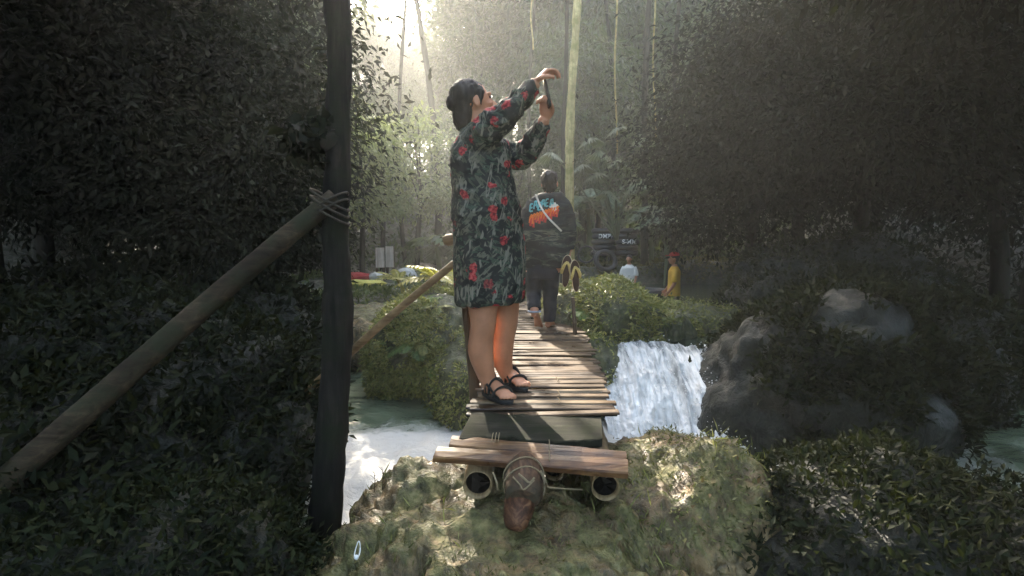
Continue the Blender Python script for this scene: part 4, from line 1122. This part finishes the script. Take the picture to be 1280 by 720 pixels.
tp = [np.array([P(713, 330, 8.2)[0], 8.2, -.3]), P(713, 300, 8.2), P(712, 230, 8.2), P(713, 150, 8.2), P(718, 60, 8.2), P(722, -10, 8.2), P(726, -160, 8.2), P(731, -300, 8.3)]
tr1 = trunk('tree', tp, [.075, .07, .078, .076, .07, .066, .06, .05], M['bark_pale'], 'tall slender pale trunk rising beside the boy', 'tree')
tp2 = [np.array([P(704, 300, 10)[0], 10, -.2]), P(704, 180, 10), P(708, 60, 10), P(709, -40, 10), P(712, -200, 10)]
tr2 = trunk('tree', tp2, [.05, .045, .04, .04, .03], M['bark'], 'thin grey trunk just behind the tall pale trunk', 'tree')
for px, d, r_, lab in ((668, 12.2, .05, 'thin grey forest trunk above the dark haired boy'), (757, 13.4, .07, 'grey forest trunk between pale trunk and fan palm'), (806, 12.0, .08, 'thicker grey forest trunk right of the fan palm'), (836, 10.8, .05, 'thin grey forest trunk at the right edge of the palms'), (545, 13.2, .09, 'hazy grey forest trunk left of the woman'), (508, 12.6, .05, 'thin hazy forest trunk above the yellow leafed plant')):
    b_ = P(px, 320, d); q_ = RNG.normal(size=4) * .12; trunk('tree', [np.array([b_[0], d, -.2]), np.array([b_[0] + q_[0], d, 2.0]), np.array([b_[0] + q_[1], d, 4.5]), np.array([b_[0] + q_[2] * 2, d, 8.0])], [r_ * 1.2, r_, r_ * .9, r_ * .7], M['bark_grey'] if d < 12.5 else M['bark'], lab, 'tree')
for px, py, d, nf, L, lw_, lab in ((735, 240, 13.2, 8, 1.0, .20, 'broad leafed plant just right of the pale trunk'), (788, 250, 13.2, 9, 1.1, .20, 'broad leafed plant under the fan palm'), (832, 262, 11.0, 8, .85, .16, 'broad leafed plant near the right edge of the far shore'), (700, 262, 10.6, 7, .8, .14, 'broad leafed plant partly behind the boy'), (814, 215, 12.4, 9, 1.0, .12, 'taller broad leafed plant beside the thicker grey trunk'), (545, 282, 11.0, 8, .9, .14, 'hazy broad leafed plant left of the woman')):
    plant('broadleaf_plant', P(px, py + 26, d), nf, L, M['leaf_mid'] if px < 800 else M['palm'], lab, 'plant', None, lw_, 1.9, 7, .42, 1.5)
for px, top, bot, d, lab in ((770, -60, 192, 9.4, 'thin liana hanging straight down over the fan palm'), (818, -60, 175, 10, 'thin liana hanging near the right of the forest'), (665, -40, 62, 11, 'short liana hanging high above the raised hands')):
    m = MB(); pts = [P(px + 1.6 * math.sin(i * .9), top + (bot - top) * i / 9, d) for i in range(10)]; m.tube(pts, .016, 6, 30, wob=.2); tag(m.build('liana', M['bark_pale'], loc=tuple(pts[-1])), lab, 'liana')


# ------------------------------------------------------------------ trees of the forest
def crown_mesh(name, Rr, ncl, nl, leaf, mat, seed, asp=.45, hang=.35, spread=.30):
    g = np.random.default_rng(seed); v = unit(g.normal(size=(ncl, 3))); rad = g.uniform(.35, 1.0, ncl) ** .6
    C = v * rad[:, None] * np.array(Rr); C[:, 2] *= np.where(C[:, 2] < 0, .75, 1)
    sz = g.uniform(.6, 1.3, ncl) * spread * min(Rr); per = g.multinomial(nl, sz ** 2 / np.sum(sz ** 2)); idx = np.repeat(np.arange(ncl), per); n = len(idx)
    off = g.normal(size=(n, 3)) * np.array([1, 1, .6]); Pn = C[idx] + off * sz[idx][:, None] * .62
    D = unit(unit(off) * .8 + np.array([0, 0, -hang]) + g.normal(size=(n, 3)) * .5); N = unit(np.array([0, 0, 1.0]) + g.normal(size=(n, 3)) * .7)
    L = leaf * g.uniform(.6, 1.5, n); V, Fc = leaves(Pn, D, N, L, L * asp)
    return V, Fc, C


def make_tree(Rr, H, ncl, nl, leaf, mat, bark, seed, asp=.45, hang=.35, spread=.3, tr=.14):
    """Prototype at the origin: trunk and limbs, crown centred at height H."""
    root = empty('tree', (0, 0, 0)); V, Fc, C = crown_mesh('crown', Rr, ncl, nl, leaf, mat, seed, asp, hang, spread); V = V + np.array([0, 0, H])
    m = MB(); g = np.random.default_rng(seed + 5); bend = g.normal(size=2) * .2
    m.tube([[0, 0, -.6], [bend[0] * .4, bend[1] * .4, H * .35], [bend[0], bend[1], H * .75], [0, 0, H + Rr[2] * .5]], [tr * 1.25, tr, tr * .75, tr * .25], 9, 16, wob=.08)
    for c in C[g.choice(len(C), min(9, len(C)), replace=False)]:
        s = np.array([bend[0], bend[1], H * .75 + g.uniform(-.2, .5) * Rr[2]]); e = c + np.array([0, 0, H]); m.tube([s, (s + e) / 2 + np.array([0, 0, .1]), e], [tr * .4, tr * .25, tr * .08], 6, 8)
    m.build('trunk', bark, root); build('crown', V, Fc, mat, root); return root


def corridor(c, Rr, slack=.9):
    """True when a crown would stand in the sunbeam that reaches the bridge."""
    for t in ((-.45, 2.2, .0), (.5, 2.2, .0), (.0, 2.5, 1.5), (.3, 3.4, .0), (.4, 4.6, 1.2), (.3, 6.0, 0), (-.9, 2.9, -.9)):
        d = np.array(c) - np.array(t); k = np.dot(d, SUN); off = (d - SUN * k) / np.array(Rr)
        if k > 0 and np.linalg.norm(off) < slack + .12: return True
    return False


far_protos = [make_tree((2.1, 2.0, 2.3), 4.2, 70, 12000, .13, M['leaf_far'], M['bark'], 21), make_tree((2.5, 2.2, 2.6), 5.4, 60, 6500, .30, M['leaf_far'], M['bark'], 22, .22, .9),
              make_tree((1.8, 1.8, 3.0), 5.0, 70, 9000, .16, M['leaf_far'], M['bark'], 23, .38, .5), make_tree((2.6, 2.4, 2.2), 6.5, 80, 8500, .22, M['leaf_far'], M['bark'], 24, .5, .2)]
PR = [((2.1, 2.0, 2.3), 4.2), ((2.5, 2.2, 2.6), 5.4), ((1.8, 1.8, 3.0), 5.0), ((2.6, 2.4, 2.2), 6.5)]
used = set(); NF = 0
side = lambda x: 'left' if x < -5 else ('right' if x > 5 else 'middle')
FL = ['bushy dark forest tree across the river', 'drooping narrow leafed forest tree across the river', 'tall oval dark forest tree across the river', 'broad spreading dark forest tree across the river']


def put(k, x, y, s, zoff=0, rz=None, force=False):
    global NF
    Rr, H = PR[k]; z = float(ground_h(np.array([x]), np.array([y]))[0]) + zoff; c = (x, y, z + H * s)
    if not force and corridor(c, [r * s for r in Rr]): return None
    o = far_protos[k] if k not in used else copy_tree(far_protos[k]); used.add(k)
    o.location = (x, y, z); o.scale = (s, s, s); o.rotation_euler = (0, 0, RNG.uniform(0, 6.28) if rz is None else rz)
    tag(o, FL[k], 'tree', FL[k].replace('tree', 'trees')); NF += 1
    return o


for x in np.arange(-13, 13.5, 1.75): put(int(RNG.integers(0, 3)), x + RNG.normal() * .3, RNG.uniform(14.0, 15.5), RNG.uniform(.62, .85))
for x in np.arange(-16, 16.5, 2.3): put(int(RNG.integers(0, 4)), x + RNG.normal() * .4, RNG.uniform(17.5, 19.5), RNG.uniform(.9, 1.2))
for x in np.arange(-20, 20.5, 3.2): put(int(RNG.integers(0, 4)), x + RNG.normal() * .5, RNG.uniform(23, 26), RNG.uniform(1.2, 1.6))
for x in np.arange(-26, 26.5, 4.5): put(int(RNG.integers(0, 4)), x + RNG.normal() * .8, RNG.uniform(31, 36), RNG.uniform(1.6, 2.1))
for x, y, s in ((-1.5, 13.4, .45), (.4, 13.2, .5), (2.3, 13.6, .5), (4.2, 13.3, .5), (-3.4, 13.0, .42), (6.2, 13.2, .55)): put(int(RNG.integers(0, 3)), x, y, s)
for x, y, k, sc_ in ((-13, 31, 1, .8), (-11.2, 29.5, 0, .85), (-9.4, 31.5, 2, .78), (-7.6, 30, 1, .78), (-6.0, 31.5, 2, .82), (-4.4, 29.5, 0, .95), (-10.2, 36, 1, .8), (-8.2, 37, 3, .75), (-6.2, 36, 1, .9), (-6.8, 25, 0, .55), (-5.2, 24, 2, .5), (-8.6, 25, 2, .5), (-3.6, 25, 1, .6)): put(k, x, y, sc_, force=True)
for x, y, k, sc_ in ((-.2, 20.5, 3, 1.3), (-1.0, 20, 3, 1.0), (-1.25, 19, 3, .75), (2.6, 20.5, 3, 1.3), (5.6, 20, 3, 1.3), (1.6, 19, 1, 1.2), (-4.3, 20, 1, .5), (-3.3, 21, 2, .48), (-5.3, 20.6, 1, .5), (-4.9, 18, 2, .36), (-9.4, 20.5, 3, 1.25), (-12.5, 20, 3, 1.3), (-8.6, 19, 1, .9)): put(k, x, y, sc_, force=True)  # tall crowns among these are added to keep sun off the right side
for k in range(4):
    if k not in used: put(k, -14 + k, 24, 1.0, force=True)

# pale leafed trees that catch the light on the left
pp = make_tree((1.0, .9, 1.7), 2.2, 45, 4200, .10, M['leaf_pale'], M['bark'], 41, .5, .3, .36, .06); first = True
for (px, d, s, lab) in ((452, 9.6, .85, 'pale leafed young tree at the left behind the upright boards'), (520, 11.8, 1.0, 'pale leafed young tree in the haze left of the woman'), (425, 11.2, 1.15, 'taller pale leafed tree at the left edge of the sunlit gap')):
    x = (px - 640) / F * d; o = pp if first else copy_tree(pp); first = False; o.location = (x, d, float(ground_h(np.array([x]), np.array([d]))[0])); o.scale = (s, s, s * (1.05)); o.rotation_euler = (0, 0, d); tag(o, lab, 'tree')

# dark thickets close by, left and right, plus unseen trees added to keep light off the sides
dk = [make_tree((1.5, 1.3, 1.7), 2.3, 90, 24000, .070, M['leaf_painted_shade'], M['bark'], 51, .42, .4, .34, .07), make_tree((1.7, 1.5, 1.5), 2.6, 100, 24000, .075, M['leaf_painted_shade'], M['bark'], 52, .35, .6, .34, .08)]
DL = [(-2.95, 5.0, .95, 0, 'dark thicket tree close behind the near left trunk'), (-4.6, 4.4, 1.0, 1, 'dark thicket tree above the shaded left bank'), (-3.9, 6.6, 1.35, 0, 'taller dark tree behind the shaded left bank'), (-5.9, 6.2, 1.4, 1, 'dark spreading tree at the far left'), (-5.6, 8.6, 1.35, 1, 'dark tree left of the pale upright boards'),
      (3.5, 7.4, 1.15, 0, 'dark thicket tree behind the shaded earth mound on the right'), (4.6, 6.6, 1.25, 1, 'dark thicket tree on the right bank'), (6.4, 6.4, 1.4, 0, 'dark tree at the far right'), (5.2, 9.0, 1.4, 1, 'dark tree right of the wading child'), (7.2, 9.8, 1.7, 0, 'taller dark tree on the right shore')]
DL += [(-3.0, -1.3, 1.2, 0, 'added unseen low crowned tree blocking light at near left'), (3.0, -1.3, 1.2, 1, 'added unseen low crowned tree blocking light at near right'), (-4.2, -.2, 1.3, 1, 'added unseen spreading tree blocking light at near left'), (4.2, -.2, 1.3, 0, 'added unseen spreading tree blocking light at near right'), (-6.2, 9.0, .9, 0, 'low dark bush behind the left thicket trees'), (-7.8, 8.2, 1.0, 1, 'low dark bush at the far left behind the bank'), (-9.0, 10.5, 1.3, 0, 'low dark bush farthest back on the left'), (-5.0, 10.8, 1.0, 0, 'low dark bush behind the left flat')]  # first four stand behind the camera, added to block light on the sides
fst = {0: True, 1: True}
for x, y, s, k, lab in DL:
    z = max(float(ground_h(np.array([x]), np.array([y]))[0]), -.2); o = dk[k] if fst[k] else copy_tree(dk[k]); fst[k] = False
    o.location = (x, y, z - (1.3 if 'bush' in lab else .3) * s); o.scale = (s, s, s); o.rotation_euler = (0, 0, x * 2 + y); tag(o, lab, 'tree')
shade = make_tree((2.5, 2.3, 1.6), 6.0, 90, 22000, .11, M['leaf_painted_shade'], M['bark'], 61, .4, .5, .34, .16)
sh = 'large unseen trees added to shade the near bank'
for i, (x, y, s) in enumerate(((-3.8, .8, .85), (-4.0, 2.6, .9), (3.8, .8, .85), (4.0, 2.6, .9), (-4.6, 4.3, 1.0), (4.7, 4.4, 1.0), (-5.2, -1.8, 1.0), (5.2, -1.8, 1.0), (-7.5, 1.5, 1.2), (7.5, 1.5, 1.2), (-3.0, .4, .8), (3.0, .4, .8), (3.1, 2.2, .78), (-3.1, 2.0, .78), (2.3, 1.1, .62), (-2.4, 1.0, .62))):  # crowns overhead and out of view, added to cut sky light
    o = shade if i == 0 else copy_tree(shade); z = float(ground_h(np.array([x]), np.array([y]))[0]); o.location = (x, y, z); o.scale = (s, s, s); o.rotation_euler = (0, 0, i * 1.3); o['category'] = 'tree'; o['label'] = 'large unseen tree added to shade the near bank'; o['group'] = sh
# near dark trunk, added as a dark edge to the bright middle
lt = trunk('tree', [np.array([-.98, 2.38, -.9]), P(422, 430, 2.4), P(420, 300, 2.4), P(422, 170, 2.4), P(424, 60, 2.4), P(420, -60, 2.42), P(410, -500, 2.5)], [.085, .072, .066, .064, .062, .06, .05], M['bark'], 'added dark near trunk at left with a cut branch stub', 'tree')
m = MB(); m.tube([P(421, 176, 2.4), P(395, 172, 2.36), P(374, 173, 2.33), P(369, 176, 2.325)], [.066, .064, .062, .045], 14, 12, wob=.06); m.build('branch_stub', M['bark'], lt)
scatter('ivy', [lt.children[0]], 900, .05, M['leaf_painted_shade'], lambda c, n: ((c[:, 2] > -.9) & (c[:, 2] < 3) & (fbm(c * np.array([4, 4, 2.0]) + 2, 2) > .05)).astype(float), -.3, .7, droop=.4, lift=.02)
# added pole, an enlarged echo of the handrail, leaning on the added trunk
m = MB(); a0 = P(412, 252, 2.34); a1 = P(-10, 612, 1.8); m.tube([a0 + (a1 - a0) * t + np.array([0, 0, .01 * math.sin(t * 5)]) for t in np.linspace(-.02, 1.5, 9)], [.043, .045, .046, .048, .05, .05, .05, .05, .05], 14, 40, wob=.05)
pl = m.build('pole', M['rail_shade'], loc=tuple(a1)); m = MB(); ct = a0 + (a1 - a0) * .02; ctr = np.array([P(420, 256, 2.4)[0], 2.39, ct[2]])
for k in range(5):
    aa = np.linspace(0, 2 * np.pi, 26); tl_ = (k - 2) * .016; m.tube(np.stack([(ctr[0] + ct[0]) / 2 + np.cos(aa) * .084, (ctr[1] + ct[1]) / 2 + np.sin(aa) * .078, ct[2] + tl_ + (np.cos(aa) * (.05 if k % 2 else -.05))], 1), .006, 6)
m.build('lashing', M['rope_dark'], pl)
tag(pl, 'added thick pole slanting down to the left in the shade', 'pole')

# ------------------------------------------------------------------ haze
m = MB(); m.box((0, 25, 24), (72, 67, 28.5)); hz = NT('haze'); hz.t.nodes.remove(hz.b)
vs = hz.n('ShaderNodeVolumePrincipled'); vs.inputs['Color'].default_value = (.93, .95, .92, 1); vs.inputs['Density'].default_value = .0050; vs.inputs['Anisotropy'].default_value = .6
hz.l(vs.outputs[0], hz.out.inputs['Volume']); tag(m.build('haze', hz.m, smooth=False), kind='stuff')
